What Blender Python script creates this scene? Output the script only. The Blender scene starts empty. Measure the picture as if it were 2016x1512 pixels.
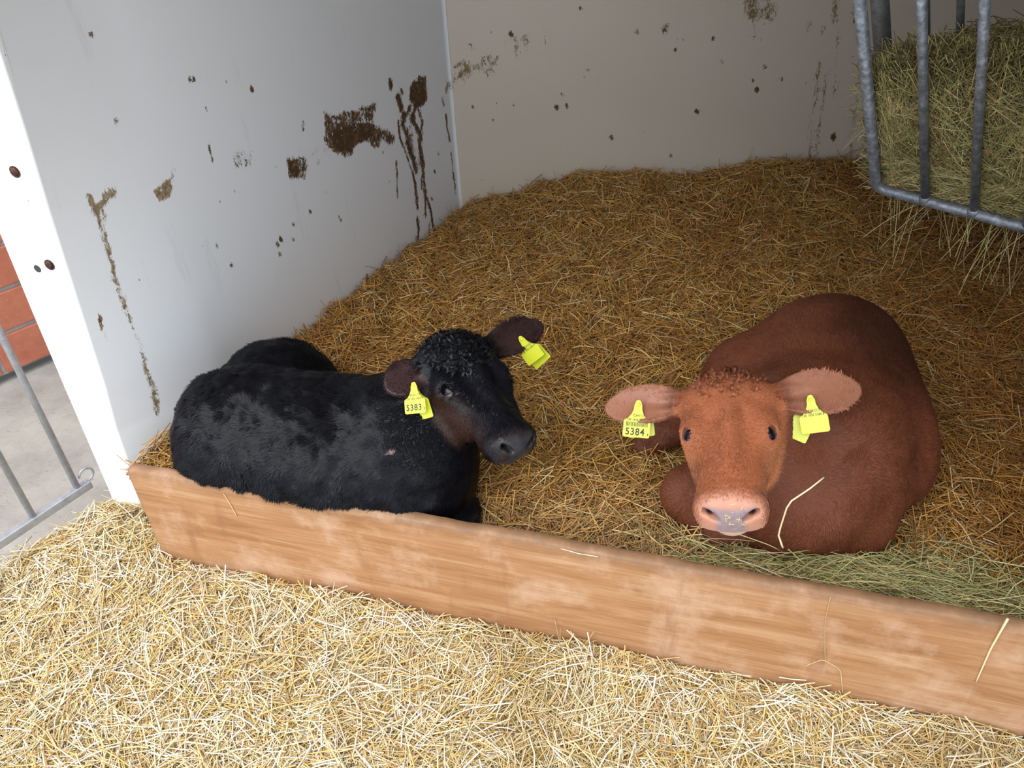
import bpy, bmesh, math, random
import numpy as np
from mathutils import Vector, Matrix
rng = np.random.default_rng(7)
random.seed(7)
SC = bpy.context.scene
COL = SC.collection
# ---------------------------------------------------------------- camera
FPX, PW, PH, HCAM = 1514.0, 2016, 1512, 1.5
_d = np.array([(1120 - PW/2)/FPX, -(2900 - PH/2)/FPX, -1.0]); _d /= np.linalg.norm(_d)
_up = -_d; _fw = np.array([0, 0, -1.0])
_y = _fw - _up*(_fw @ _up); _y /= np.linalg.norm(_y); _x = np.cross(_y, _up)
CR = np.array([_x, _y, _up]); CC = np.array([0, 0, HCAM])
cam_d = bpy.data.cameras.new('camera'); cam = bpy.data.objects.new('camera', cam_d); COL.objects.link(cam)
cam_d.sensor_fit = 'HORIZONTAL'; cam_d.sensor_width = 36.0; cam_d.lens = FPX/PW*36.0
cam_d.clip_start = 0.02; cam_d.clip_end = 200
_m = Matrix([list(CR[i]) + [0] for i in range(3)] + [[0, 0, 0, 1]])
cam.matrix_world = Matrix.Translation(CC.tolist()) @ _m
SC.camera = cam
# ---------------------------------------------------------------- sky, sun, exposure
SKY_STRENGTH = 1.2
SUN_STRENGTH = 2.4
w = bpy.data.worlds.new('overcast_sky'); SC.world = w; w.use_nodes = True
nt = w.node_tree; bg = nt.nodes['Background']
bg.inputs['Color'].default_value = (0.74, 0.86, 1.0, 1); bg.inputs['Strength'].default_value = SKY_STRENGTH
sun_d = bpy.data.lights.new('sun', 'SUN'); sun = bpy.data.objects.new('sun', sun_d); COL.objects.link(sun)
sun_d.energy = SUN_STRENGTH; sun_d.angle = math.radians(70); sun_d.color = (1.0, 0.97, 0.93)
sun.rotation_euler = Vector((0.26, 0.42, -0.86)).to_track_quat('-Z', 'Y').to_euler()
vs = SC.view_settings
vs.view_transform = 'Standard'; vs.look = 'None'; vs.gamma = 1; vs.use_curve_mapping = False
vs.exposure = 0.85
SC.cycles.max_bounces = 6; SC.cycles.diffuse_bounces = 4; SC.cycles.use_denoising = True

# ---------------------------------------------------------------- helpers
def ray(px, py):
    c = np.array([(px - PW/2)/FPX, -(py - PH/2)/FPX, -1.0]); c /= np.linalg.norm(c); return CR @ c
def atz(px, py, z=0.0):
    r = ray(px, py); return CC + r*((z - HCAM)/r[2])
def atd(px, py, d): return CC + ray(px, py)*d
def onpl(px, py, p0, n):
    r = ray(px, py); n = np.asarray(n, float); return CC + r*(((np.asarray(p0) - CC) @ n)/(r @ n))
def pix(P):
    c = (np.asarray(P, float) - CC) @ CR
    return np.stack([PW/2 + FPX*c[..., 0]/-c[..., 2], PH/2 - FPX*c[..., 1]/-c[..., 2]], -1)
def nrm(v): v = np.asarray(v, float); return v/np.linalg.norm(v)

def tag(o, label=None, cat=None, group=None, kind=None):
    if label: o['label'] = label
    if cat: o['category'] = cat
    if group: o['group'] = group
    if kind: o['kind'] = kind
    return o
def empty(name, loc=(0, 0, 0)):
    o = bpy.data.objects.new(name, None); COL.objects.link(o); o.location = loc; o.empty_display_size = 0.05; return o
def link(name, me, m, parent=None, smooth=False):
    o = bpy.data.objects.new(name, me); COL.objects.link(o)
    if m is not None: me.materials.append(m)
    if smooth: me.polygons.foreach_set('use_smooth', np.ones(len(me.polygons), bool))
    if parent is not None:
        o.parent = parent
        o.matrix_parent_inverse = Matrix.Translation(-Vector(parent.location))
    return o
def mesh_np(name, V, F):
    """V (n,3); F (m,k) all the same size, or a list of lists"""
    me = bpy.data.meshes.new(name)
    V = np.asarray(V, np.float32)
    if isinstance(F, np.ndarray):
        k = F.shape[1]; n = len(F)
        me.vertices.add(len(V)); me.vertices.foreach_set('co', V.ravel())
        me.loops.add(n*k); me.loops.foreach_set('vertex_index', F.astype(np.int32).ravel())
        me.polygons.add(n); me.polygons.foreach_set('loop_start', np.arange(0, n*k, k, dtype=np.int32))
        me.polygons.foreach_set('loop_total', np.full(n, k, np.int32))
        me.update(calc_edges=True); me.validate()
    else:
        me.from_pydata(V.tolist(), [], F); me.update()
    return me
def set_col(me, C, name='col'):
    a = me.attributes.new(name, 'FLOAT_COLOR', 'POINT')
    C = np.asarray(C, np.float32)
    if C.shape[1] == 3: C = np.concatenate([C, np.ones((len(C), 1), np.float32)], 1)
    a.data.foreach_set('color', C.ravel())
def set_float(me, v, name):
    a = me.attributes.new(name, 'FLOAT', 'POINT'); a.data.foreach_set('value', np.asarray(v, np.float32))

class MB:
    """collects boxes, tubes and prisms in one mesh"""
    def __init__(s): s.V = []; s.F = []
    def add(s, V, F):
        b = len(s.V); s.V += [list(map(float, v)) for v in V]; s.F += [[i + b for i in f] for f in F]; return s
    def tube(s, pts, r, n=12, caps=True, sq=False):
        pts = [np.asarray(p, float) for p in pts]; rs = r if hasattr(r, '__len__') else [r]*len(pts)
        V = []; prev = None
        for i, p in enumerate(pts):
            t = nrm(pts[min(i+1, len(pts)-1)] - pts[max(i-1, 0)])
            if prev is None:
                a = np.array([0, 0, 1.0]) if abs(t[2]) < .9 else np.array([1.0, 0, 0])
            else: a = prev
            u = nrm(a - t*(a @ t)); v = np.cross(t, u); prev = u
            for k in range(n):
                th = 2*math.pi*(k + (.5 if sq else 0))/n
                V.append(p + rs[i]*(u*math.cos(th) + v*math.sin(th)))
        F = [[i*n+k, i*n+(k+1) % n, (i+1)*n+(k+1) % n, (i+1)*n+k] for i in range(len(pts)-1) for k in range(n)]
        if caps: F += [list(range(n))[::-1], [(len(pts)-1)*n + k for k in range(n)]]
        return s.add(V, F)
    def prism(s, poly, ext):
        """polygon (3D points) extruded by the vector ext"""
        n = len(poly); poly = [np.asarray(p, float) for p in poly]; e = np.asarray(ext, float)
        V = poly + [p + e for p in poly]
        F = [list(range(n))[::-1], [n + i for i in range(n)]] + [[i, (i+1) % n, n+(i+1) % n, n+i] for i in range(n)]
        return s.add(V, F)
    def box(s, c, ax, h):
        """centre, three axes, half sizes"""
        c = np.asarray(c, float); ax = [np.asarray(a, float) for a in ax]
        p = [c + ax[0]*h[0]*i + ax[1]*h[1]*j - ax[2]*h[2] for i, j in ((-1, -1), (1, -1), (1, 1), (-1, 1))]
        return s.prism(p, ax[2]*2*h[2])
    def build(s, name, m, parent=None, smooth=False, bevel=0):
        me = bpy.data.meshes.new(name); me.from_pydata(s.V, [], s.F); me.update()
        bm = bmesh.new(); bm.from_mesh(me); bmesh.ops.recalc_face_normals(bm, faces=bm.faces); bm.to_mesh(me); bm.free()
        o = link(name, me, m, parent, smooth)
        if bevel:
            b = o.modifiers.new('bevel', 'BEVEL'); b.width = bevel; b.segments = 2; b.limit_method = 'ANGLE'
            b.angle_limit = math.radians(40)
        return o

# node material helper
class NM:
    def __init__(s, name, rough=.6, metal=0.0, spec=.5):
        s.m = bpy.data.materials.new(name); s.m.use_nodes = True; s.t = s.m.node_tree; s.n = s.t.nodes
        s.b = s.n['Principled BSDF']; s.b.inputs['Roughness'].default_value = rough
        s.b.inputs['Metallic'].default_value = metal; s.b.inputs['Specular IOR Level'].default_value = spec
    def node(s, typ, ins=None, **kw):
        nd = s.n.new(typ)
        for k, v in kw.items(): setattr(nd, k, v)
        for k, v in (ins or {}).items():
            sk = nd.inputs[k]
            if isinstance(v, bpy.types.NodeSocket): s.t.links.new(v, sk)
            else: sk.default_value = v
        return nd
    def L(s, a, b): s.t.links.new(a, b)
    def pos(s): return s.node('ShaderNodeNewGeometry').outputs['Position']
    def noise(s, vec, scale, detail=4, rough=.55, dist=0):
        return s.node('ShaderNodeTexNoise', {'Vector': vec, 'Scale': scale, 'Detail': detail, 'Roughness': rough, 'Distortion': dist}).outputs['Fac']
    def mapping(s, vec, scale=(1, 1, 1), rot=(0, 0, 0)):
        return s.node('ShaderNodeMapping', {'Vector': vec, 'Scale': scale, 'Rotation': rot}).outputs[0]
    def ramp(s, fac, stops):
        r = s.node('ShaderNodeValToRGB', {'Fac': fac}); e = r.color_ramp.elements
        while len(e) < len(stops): e.new(.5)
        for i, (p, c) in enumerate(stops):
            e[i].position = p; e[i].color = (c if hasattr(c, '__len__') else (c, c, c)) + ((1,) if not hasattr(c, '__len__') or len(c) == 3 else ())
        return r.outputs['Color']
    def mix(s, f, a, b, mode='MIX'):
        nd = s.n.new('ShaderNodeMix'); nd.data_type = 'RGBA'; nd.blend_type = mode
        for k, v in ((0, f), (6, a), (7, b)):
            if isinstance(v, bpy.types.NodeSocket): s.t.links.new(v, nd.inputs[k])
            else: nd.inputs[k].default_value = v if k == 0 or len(v) == 4 else tuple(v) + (1,)
        return nd.outputs[2]
    def math(s, op, a, b=0.0, c=0.0, clamp=False):
        nd = s.n.new('ShaderNodeMath'); nd.operation = op; nd.use_clamp = clamp
        for i, v in enumerate((a, b, c)):
            if isinstance(v, bpy.types.NodeSocket): s.t.links.new(v, nd.inputs[i])
            else: nd.inputs[i].default_value = v
        return nd.outputs[0]
    def attr(s, name, out='Color'): return s.node('ShaderNodeAttribute', attribute_name=name).outputs[out]
    def color(s, c):
        if isinstance(c, bpy.types.NodeSocket): s.L(c, s.b.inputs['Base Color'])
        else: s.b.inputs['Base Color'].default_value = tuple(c) + (1,)
        return s
    def rough(s, c): s.L(c, s.b.inputs['Roughness']); return s
    def bump(s, h, strength=.3, dist=.002):
        b = s.node('ShaderNodeBump', {'Height': h, 'Strength': strength, 'Distance': dist}); s.L(b.outputs[0], s.b.inputs['Normal']); return s

def fbm(P, scale, octaves=4, seed=0):
    """value noise on (n,2) or (n,3) points, about -1..1"""
    P = np.asarray(P, float)*scale; out = np.zeros(len(P)); amp = 1.0; tot = 0
    dim = P.shape[1]
    for o in range(octaves):
        i = np.floor(P).astype(np.int64); f = P - i; f = f*f*(3-2*f); acc = np.zeros(len(P))
        for c in range(2**dim):
            w_ = np.ones(len(P)); h = np.full(len(P), seed*7919 + o*104729, np.int64)
            for k in range(dim):
                b = (c >> k) & 1
                w_ = w_*(f[:, k] if b else 1-f[:, k])
                h = h*1103515245 + (i[:, k]+b)*[73856093, 19349663, 83492791][k]
                h ^= (h >> 13)
            h = (h*2654435761) & 0xffffffff; h ^= h >> 15; h = (h*2246822519) & 0xffffffff; h ^= h >> 13
            acc += w_*((h & 0xffff)/32767.5 - 1)
        out += acc*amp; tot += amp; amp *= .5; P = P*2.03 + 11.7
    return out/tot*1.4
FURK = 1.0; STRK = 1.12
# ---------------------------------------------------------------- layout of the pen
WA = np.array([-0.930, 1.556]); WC = np.array([-0.177, 3.025])      # left wall line on the floor: point A, corner C
WDL = nrm(WC - WA); WNL = np.array([WDL[1], -WDL[0]])               # direction, inward normal (towards +x)
WDB = nrm([1.0, 0.03]); WNB = np.array([WDB[1], -WDB[0]])           # back wall direction, inward normal (-y)
BR = WC + WDB*2.95                                                  # right back corner
PL0 = atz(255, 925, .33)[:2]; PL1 = atz(2016, 1240, .33)[:2]        # front top edge of the plank
PD = nrm(PL1 - PL0); PN = np.array([PD[1], -PD[0]])                 # plank direction, outward (to the camera)
if PN[1] > 0: PN = -PN
PTH = .034
FP = PL1 + PD*.06                                                   # right post, start of the closed front
FR = PL1 + PD*1.1                                                   # right end of the plank
WDR = nrm(BR - FR)
BED = .2
def bed_h(X, Y):
    """top of the straw bedding inside"""
    P = np.stack([X, Y], -1)
    dl = (P - WA) @ WNL; db = (P - WC) @ WNB; dp = -((P - PL0) @ PN)
    z = BED + .045*np.clip(dp/1.6, 0, 1)
    z = z + .075*np.exp(-np.clip(dl, 0, 9)/.10)*np.clip(1.15 - dp*.6, 0.2, 1)
    xb = (P - WC) @ WDB
    rise = .10*np.clip(xb/.5, 0, 1)
    z = z + (rise + .02)*np.exp(-(np.clip(db, 0, 9)/.45)**2)
    z = z + .05*np.exp(-np.clip(dp, 0, 9)/.12)*np.clip((X + .15)/.25, 0, 1)
    z = z + .020*fbm(P, 4.0, 3, 3) + .011*fbm(P, 13.0, 2, 5) + .005*fbm(P, 38.0, 1, 6)
    return z
def out_h(X, Y):
    """top of the loose straw outside"""
    P = np.stack([X, Y], -1)
    dp = (P - PL0) @ PN
    z = .004 + .03*np.exp(-np.clip(dp, 0, 9)/.15) + .012*fbm(P, 5.0, 3, 9) + .006*fbm(P, 18.0, 2, 4)
    lx = np.clip((-.98 - X)/.35, 0, 1)
    return z - .026*lx*lx

pA, nA = np.array([*WA, 0]), np.array([*WNL, 0])
PE0 = onpl(98, 425, pA, nA); pln = np.array([*PN, 0.])
pe = [(-40, -20), (0, 105), (50, 262), (98, 425), (150, 590), (207, 770), (228, 850), (248, 905), (281, 1028)]
le = [(254, 1062), (240, 1030), (190, 915), (125, 765), (62, 618), (0, 468), (-190, 20)]
edge = [onpl(x, y, PE0, pln) for x, y in pe]; left = [onpl(x, y, PE0, pln) for x, y in le]
EDGE = edge; EWALL = PE0[:2]
# ---------------------------------------------------------------- white hutch walls with their stains
def seg_list():
    S = []  # (kind, p0, p1, radius px, strength) in photograph pixels, put on the wall they stain
    def poly(pts, r, s=1.0, k='m'):
        for a, b in zip(pts[:-1], pts[1:]): S.append((a, b, r, s, k))
    def fill(outline, step=4, r=4, s=1.0, k='m'):
        r = min(r, 4)
        o = np.array(outline, float); y = o[:, 1].min() + step/2
        while y < o[:, 1].max():
            xs = []
            for a, b in zip(o, np.roll(o, -1, 0)):
                if (a[1] - y)*(b[1] - y) < 0: xs.append(a[0] + (b[0]-a[0])*(y-a[1])/(b[1]-a[1]))
            xs.sort()
            for x0, x1 in zip(xs[::2], xs[1::2]):
                if x1 - x0 > 2*r*.8: S.append(((x0+r*.6, y), (x1-r*.6, y), r, s, k))
                else: S.append((((x0+x1)/2, y), ((x0+x1)/2+.1, y), (x1-x0)/2, s, k))
            y += step
    # big patch
    fill([(637, 222), (650, 232), (655, 243), (672, 235), (680, 220), (700, 218), (720, 213), (742, 202), (733, 240), (745, 255),
          (762, 258), (777, 270), (772, 284), (752, 273), (745, 290), (732, 282), (716, 270), (700, 285), (688, 307), (668, 302), (650, 292), (638, 275), (640, 250)], r=4, s=.98)
    fill([(655, 255), (720, 245), (740, 262), (700, 282), (685, 300), (655, 290)], r=4, s=1.45)
    poly([(640, 290), (628, 318)], 4, .55); poly([(628, 290), (614, 306)], 2.5, .5); poly([(766, 280), (752, 302)], 3, .6)
    # second patch and long drips
    fill([(818, 160), (824, 150), (838, 152), (840, 195), (830, 210), (816, 208), (806, 190), (808, 170)], r=6, s=1.3)
    poly([(768, 160), (769, 172)], 4.5, 1.2); poly([(790, 178), (792, 182)], 2.5, 1)
    poly([(783, 192), (790, 212)], 5.5, 1.3)
    poly([(795, 225), (793, 245), (800, 262), (805, 290), (812, 312), (819, 334)], 6, 1.3)
    poly([(806, 212), (800, 225)], 4, 1.1)
    poly([(818, 208), (812, 232)], 6, 1.3); poly([(814, 235), (822, 255), (828, 262)], 5, 1.3); poly([(822, 210), (831, 240), (829, 260)], 3.5, 1.1)
    poly([(828, 262), (826, 290), (832, 330)], 5, 1.3)
    poly([(784, 240), (787, 270), (800, 305), (812, 340)], 2, 1); poly([(806, 250), (812, 290), (818, 310)], 5, .62)
    poly([(812, 340), (818, 365), (822, 410)], 3.4, 1.1); poly([(832, 335), (838, 385)], 5, 1.1); poly([(830, 345), (830, 372)], 2.5, 1)
    poly([(840, 390), (848, 415), (855, 458)], 2.6, 1.05); poly([(837, 392), (838, 425)], 2, .9)
    poly([(822, 430), (824, 455), (822, 485)], 3.4, 1.1); poly([(846, 440), (843, 468)], 3, 1)
    poly([(780, 318), (782, 350), (783, 388)], 2, 1.0)
    # left of the big patch
    fill([(566, 315), (600, 310), (606, 330), (598, 352), (580, 355), (568, 340)], r=4, s=.9)
    fill([(566, 318), (588, 318), (590, 345), (570, 345)], r=5, s=1.25); poly([(590, 300), (604, 312)], 5, .45)
    poly([(597, 240), (598, 256)], 2.5, .9)
    fill([(462, 300), (494, 296), (496, 330), (460, 332)], r=5, s=.42); poly([(474, 290), (476, 300)], 2, .6)
    poly([(411, 285), (414, 297), (418, 315)], 1.6, .7); poly([(540, 335), (548, 322)], 2.5, .45)
    # tan patch and the drip on the far left
    fill([(305, 380), (334, 353), (337, 375), (330, 385), (316, 389)], r=5, s=1.5, k='t')
    poly([(340, 332), (339, 352)], 1.3, .7)
    poly([(178, 388), (182, 402), (191, 420), (196, 405), (206, 396), (208, 385), (222, 381)], 4.6, 1.1, 't')
    poly([(187, 410), (193, 424)], 4, .95, 't')
    poly([(196, 435), (201, 448), (210, 462)], 2.6, 1, 't'); poly([(205, 455), (213, 480), (219, 495)], 2.6, 1, 't'); poly([(203, 415), (208, 440)], 1, .8, 't')
    poly([(216, 482), (220, 498)], 3.6, 1.1, 't')
    poly([(219, 498), (228, 525), (233, 549)], 2.0, 1, 't'); poly([(232, 547), (233, 551)], 4, 1, 't')
    poly([(234, 552), (244, 580), (262, 622), (268, 635)], 1.8, .95, 't'); poly([(209, 625), (225, 672)], 1.2, .7)
    poly([(296, 710), (306, 740), (318, 768), (327, 800), (331, 822)], 2.9, 1.1, 't'); poly([(268, 635), (296, 710)], .9, .6, 't')
    # round the corner
    poly([(878, 178), (888, 162), (908, 146), (920, 132), (914, 124)], 3.6, .85, 't'); poly([(884, 170), (904, 150), (918, 140)], 6, .62, 't')
    poly([(918, 128), (934, 134), (942, 134)], 4, .62, 't'); poly([(895, 132), (906, 126)], 2, .7, 't')
    fill([(950, 110), (978, 108), (980, 130), (965, 146), (948, 134)], r=4, s=.55, k='t')
    fill([(1000, 75), (1038, 70), (1036, 100), (1010, 112), (996, 98)], r=4, s=.38, k='t'); poly([(1068, 60), (1076, 90)], 5, .35, 't')
    poly([(925, 88), (931, 94)], 3, 1.0); poly([(1005, 66), (1010, 70)], 2.5, .9)
    poly([(870, 197), (874, 205)], 3, .9, 't'); poly([(878, 228), (880, 250), (886, 278)], 1.9, 1.0); poly([(888, 300), (893, 345), (897, 380)], 1.6, .8); poly([(892, 340), (893, 350)], 3, 1)
    poly([(862, 300), (863, 305)], 2, .9)
    # back wall
    fill([(1464, 0), (1520, 0), (1529, 25), (1520, 36), (1478, 36), (1466, 24)], r=5, s=.68, k='t')
    poly([(1440, -20), (1500, -14)], 12, .6, 't'); poly([(1310, 52), (1309, 60)], 4, 1.15); poly([(1250, 62), (1254, 63)], 4, .6, 't')
    poly([(1490, 66), (1500, 74)], 7, .42, 't'); poly([(1593, 45), (1592, 60)], 4, .7, 't'); poly([(1620, 55), (1621, 60)], 4, .5, 't')
    poly([(1644, 5), (1645, 42)], 4.2, .72, 't'); poly([(1650, 60), (1646, 130), (1642, 190)], 3, .48, 't')
    fill([(1680, 20), (1700, 22), (1698, 46), (1682, 44)], r=4, s=.7, k='t')
    poly([(1614, 122), (1607, 170), (1600, 250), (1592, 318)], 3.2, .62, 't'); poly([(1627, 146), (1615, 230), (1604, 318)], 3.2, .6, 't')
    poly([(1689, 150), (1675, 300)], 3, .42, 't')
    for x, y, r in ((1640, 268, 3), (1489, 175, 2), (1505, 130, 2), (1540, 155, 1.6), (1404, 76, 1.8), (1482, 157, 1.5), (1372, 218, 2), (1328, 98, 1.6), (1204, 270, 2), (1095, 210, 2), (1115, 207, 2), (1157, 137, 1.4),
                    (228, 236, 3), (176, 66, 2.6), (381, 155, 1.6), (494, 173, 2.4), (405, 212, 1.6), (374, 154, 1.6), (427, 482, 1.8), (455, 520, 1.8), (545, 480, 2.5), (552, 470, 2), (550, 500, 2), (577, 440, 1.8), (577, 470, 1.8), (610, 415, 1.6),
                    (666, 425, 2), (670, 432, 2), (1010, 205, 1.4), (1320, 305, 1.6), (1142, 15, 1.6), (930, 210, 1.4), (970, 235, 1.6), (850, 390, 1.6), (855, 336, 1.8), (1105, 185, 1.5), (1420, 120, 1.5), (740, 560, 1.6), (690, 590, 1.6)):
        S.append(((x, y), (x+.8*r, y+1.6*r), r, 1.05, 'm'))
    return S
WALLH0, WALLH1 = -.02, 1.62
ARC = .018
def wall_path():
    """points of the inner face seen from above, left front to right front, and their normals"""
    E0 = EWALL
    ang = math.acos(WDL @ WDB); t = ARC*math.tan(ang/2)
    pts = []; lo = WC - WDL*t; hi = WC + WDB*t
    L = np.linalg.norm(lo - E0)
    for s in np.arange(0, L, .006): pts.append((E0 + WDL*s, 0))
    cen = lo + WNL*ARC
    a0 = math.atan2(*(-(WNL))[::-1]); 
    for k in range(0, 13):
        a = a0 - ang*k/12
        pts.append((cen + ARC*np.array([math.cos(a), math.sin(a)]), 1))
    LB = np.linalg.norm(BR - hi)
    for s in np.arange(.006, LB, .007): pts.append((hi + WDB*s, 2))
    return pts
def build_walls():
    pts = wall_path()
    zs = np.arange(WALLH0, WALLH1, .006)
    P2 = np.array([p for p, _ in pts]); kind = np.array([k for _, k in pts])
    nz = len(zs)
    V = np.zeros((len(P2), nz, 3)); V[:, :, :2] = P2[:, None, :]; V[:, :, 2] = zs[None]
    # the front edge of the left wall follows the post, which leans
    ez = np.array([e[2] for e in EDGE[::-1]]); ex = np.array([e[0] for e in EDGE[::-1]]); ey = np.array([e[1] for e in EDGE[::-1]])
    o = np.argsort(ez); E = np.stack([np.interp(zs, ez[o], ex[o]), np.interp(zs, ez[o], ey[o])], -1)
    sl_ = np.linalg.norm(P2 - P2[0], axis=1); wgt = np.clip(1 - sl_/.3, 0, 1)**1.6
    wgt[kind > 0] = 0
    V[:, :, :2] += wgt[:, None, None]*(E - P2[0])[None]
    Vf = V.reshape(-1, 3)
    dm = np.zeros(len(Vf)); dt = np.zeros(len(Vf))
    pA, nA = np.array([*WA, 0]), np.array([*WNL, 0]); pB, nB = np.array([*WC, 0]), np.array([*WNB, 0])
    for a, b, r, s, k in seg_list():
        q = []
        for p in (a, b):
            u = onpl(*p, pA, nA)
            if (u[:2] - WC) @ WDL > -.0: u = onpl(*p, pB, nB)
            q.append(u)
        onleft = (q[0][:2] - WC) @ WDL <= 1e-6
        A_, B_ = q; rad = max(r*1.12*np.linalg.norm(A_ - CC)/FPX, .0032)
        soft = max(rad*1.5, .0085)
        pad_ = rad + soft + (.10 if onleft else 0)
        m = np.all((Vf > np.minimum(A_, B_) - pad_) & (Vf < np.maximum(A_, B_) + pad_), axis=1)
        idx = np.nonzero(m)[0]
        if not len(idx): continue
        Q = Vf[idx]; ab = B_ - A_
        if onleft: Q = Q - np.outer((Q - A_) @ nA, nA)
        t = np.clip(((Q - A_) @ ab)/(ab @ ab + 1e-12), 0, 1)
        d = np.linalg.norm(Q - A_ - t[:, None]*ab, axis=1)
        v = np.clip(.5 + (rad - d)/soft*.5, 0, 1)*(s + .10 + (.22 if r < 3 and s > .6 else 0))
        arr = dm if k == 'm' else dt
        arr[idx] = np.maximum(arr[idx], v)
    return V, kind, dm.reshape(len(P2), nz), dt.reshape(len(P2), nz), P2
def wall_mat(name, c0, c1):
    M = NM(name, .38, spec=.4)
    p = M.pos()
    big = M.noise(p, 2.2, 3); base = M.mix(M.math('MULTIPLY', big, .5), c0, c1)
    # fine specks and scuffs of dirt
    v = M.node('ShaderNodeTexVoronoi', {'Vector': M.mapping(p, (1, 1, .5)), 'Scale': 22.0, 'Randomness': 1.0})
    dots = M.math('LESS_THAN', v.outputs['Distance'], .045)
    pick = M.math('GREATER_THAN', M.noise(p, 9, 2), .53)
    dots = M.math('MULTIPLY', dots, pick)
    sc = M.noise(M.mapping(p, (1, 1, .16)), 16, 6, .7)
    scm = M.math('MULTIPLY', M.ramp(sc, [(.60, 0.0), (.78, 1.0)]), .22)
    base = M.mix(scm, base, (.42, .36, .27))
    base = M.mix(M.math('MULTIPLY', dots, .75), base, (.09, .07, .045))
    n1 = M.noise(M.mapping(p, (1, 1, .5)), 105, 6, .75, .8)
    n2 = M.noise(p, 320, 3, .6)
    n3 = M.noise(M.mapping(p, (1, 1, .35)), 28, 3, .6, .4)
    nn = M.math('ADD', M.math('ADD', M.math('MULTIPLY', n1, .55), M.math('MULTIPLY', n2, .2)), M.math('MULTIPLY', n3, .25))
    def mask(attr, lo, hi, amp):
        d = M.attr(attr, 'Fac')
        x = M.math('ADD', d, M.math('MULTIPLY', M.math('SUBTRACT', nn, .5), amp))
        x = M.math('MULTIPLY', M.math('SUBTRACT', x, lo), 1/(hi-lo), clamp=True)
        return M.math('MULTIPLY', x, M.math('GREATER_THAN', d, .02))
    mt, mm = mask('tan', .50, .72, 5.0), mask('dung', .50, .70, 4.4)
    thick = M.ramp(M.math('ADD', M.noise(p, 60, 5), M.math('MULTIPLY', M.attr('dung', 'Fac'), .18)), [(.42, (.34, .22, .09)), (.52, (.19, .105, .036)), (.72, (.075, .038, .015))])
    tan = M.ramp(M.noise(p, 90, 5), [(.36, (.38, .26, .11)), (.55, (.20, .12, .035)), (.68, (.09, .05, .016))])
    c = M.mix(M.math('MULTIPLY', mt, .92), base, tan); c = M.mix(mm, c, thick)
    M.color(c)
    mx = M.math('MAXIMUM', mt, mm)
    M.rough(M.math('ADD', .38, M.math('MULTIPLY', mx, .45)))
    M.bump(M.math('ADD', M.math('MULTIPLY', mx, M.math('ADD', .5, M.noise(p, 150, 4))), M.math('MULTIPLY', M.noise(p, 6, 2), .25)), .5, .003)
    return M.m
MWALL = wall_mat('white_laminate', (.86, .86, .87), (.80, .80, .80)); MWALLB = wall_mat('shaded_laminate', (.65, .55, .44), (.57, .48, .38))  # back wall copy: shade and straw bounce put into its browner colour
V, kind, DM, DT, P2 = build_walls()
nl = int((kind < 2).sum())
def sheet(name, sl, mat):
    Vs = V[sl]; n, m = Vs.shape[:2]
    i = np.arange(n-1)[:, None]*m + np.arange(m-1)[None]
    F = np.stack([i, i+m, i+m+1, i+1], -1).reshape(-1, 4)
    me = mesh_np(name, Vs.reshape(-1, 3), F)
    set_float(me, DM[sl].ravel(), 'dung'); set_float(me, DT[sl].ravel(), 'tan')
    o = link(name, me, mat, smooth=True)
    s = o.modifiers.new('shell', 'SOLIDIFY'); s.thickness = .03; s.offset = -1
    return tag(o, kind='structure')
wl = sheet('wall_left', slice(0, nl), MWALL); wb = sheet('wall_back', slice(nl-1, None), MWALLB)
MWHITE = NM('white_gelcoat', .35, spec=.45)
_p = MWHITE.pos(); _s = MWHITE.ramp(MWHITE.noise(_p, 14, 6, .7), [(.56, 0.0), (.72, 1.0)])
_v = MWHITE.node('ShaderNodeTexVoronoi', {'Vector': _p, 'Scale': 38.0}).outputs['Distance']
_c = MWHITE.mix(MWHITE.math('MULTIPLY', _s, .22), (.84, .84, .83), (.5, .45, .38))
_c = MWHITE.mix(MWHITE.math('MULTIPLY', MWHITE.math('LESS_THAN', _v, .06), MWHITE.math('GREATER_THAN', MWHITE.noise(_p, 6, 2), .56)), _c, (.16, .12, .08))
MWHITE.color(_c); MWHITE = MWHITE.m
def v3(p, z): return np.array([p[0], p[1], z])
# right wall, roof and right front panel close the hutch (they shade the back)
b = MB(); b.prism([v3(FR + WNL*.01, 0), v3(BR, 0), v3(BR, 1.62), v3(FR + WNL*.01, 1.86)], v3(WNL*.03, 0)); tag(b.build('wall_right', MWHITE), kind='structure')
b = MB(); b.prism([v3(FP + PD*.04, 0), v3(FR, 0), v3(FR, 1.86), v3(FP + PD*.04, 1.86)], v3(-PN*.03, 0)); tag(b.build('wall_front', MWHITE), kind='structure')
SD = nrm([.10, -1.0]); b = MB(); b.prism([v3(FP + PD*.08 + SD*.04, -.03), v3(FP + PD*.08 + SD*1.9, -.03), v3(FP + PD*.08 + SD*1.9, 2.5), v3(FP + PD*.08 + SD*.04, 2.5)], v3(PD*.03, 0)); tag(b.build('sky_blocker', MWHITE), kind='structure')  # added unseen screen outside the hutch, keeps sky light off the right side
EL = EWALL
b = MB(); OV = -WDL*.30
r0 = [v3(EL - WNL*.04 + OV, 1.86), v3(FR + WNL*.04 - WDL*1.15, 1.86), v3(BR + WNL*.04 + WDL*.05, 1.62), v3(WC - WNL*.04 + WDL*.05, 1.62)]  # front overhang, longer at the right, added to shade board and straw there
b.prism(r0, (0, 0, .03)); tag(b.build('ceiling', MWHITE), kind='structure')

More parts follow.
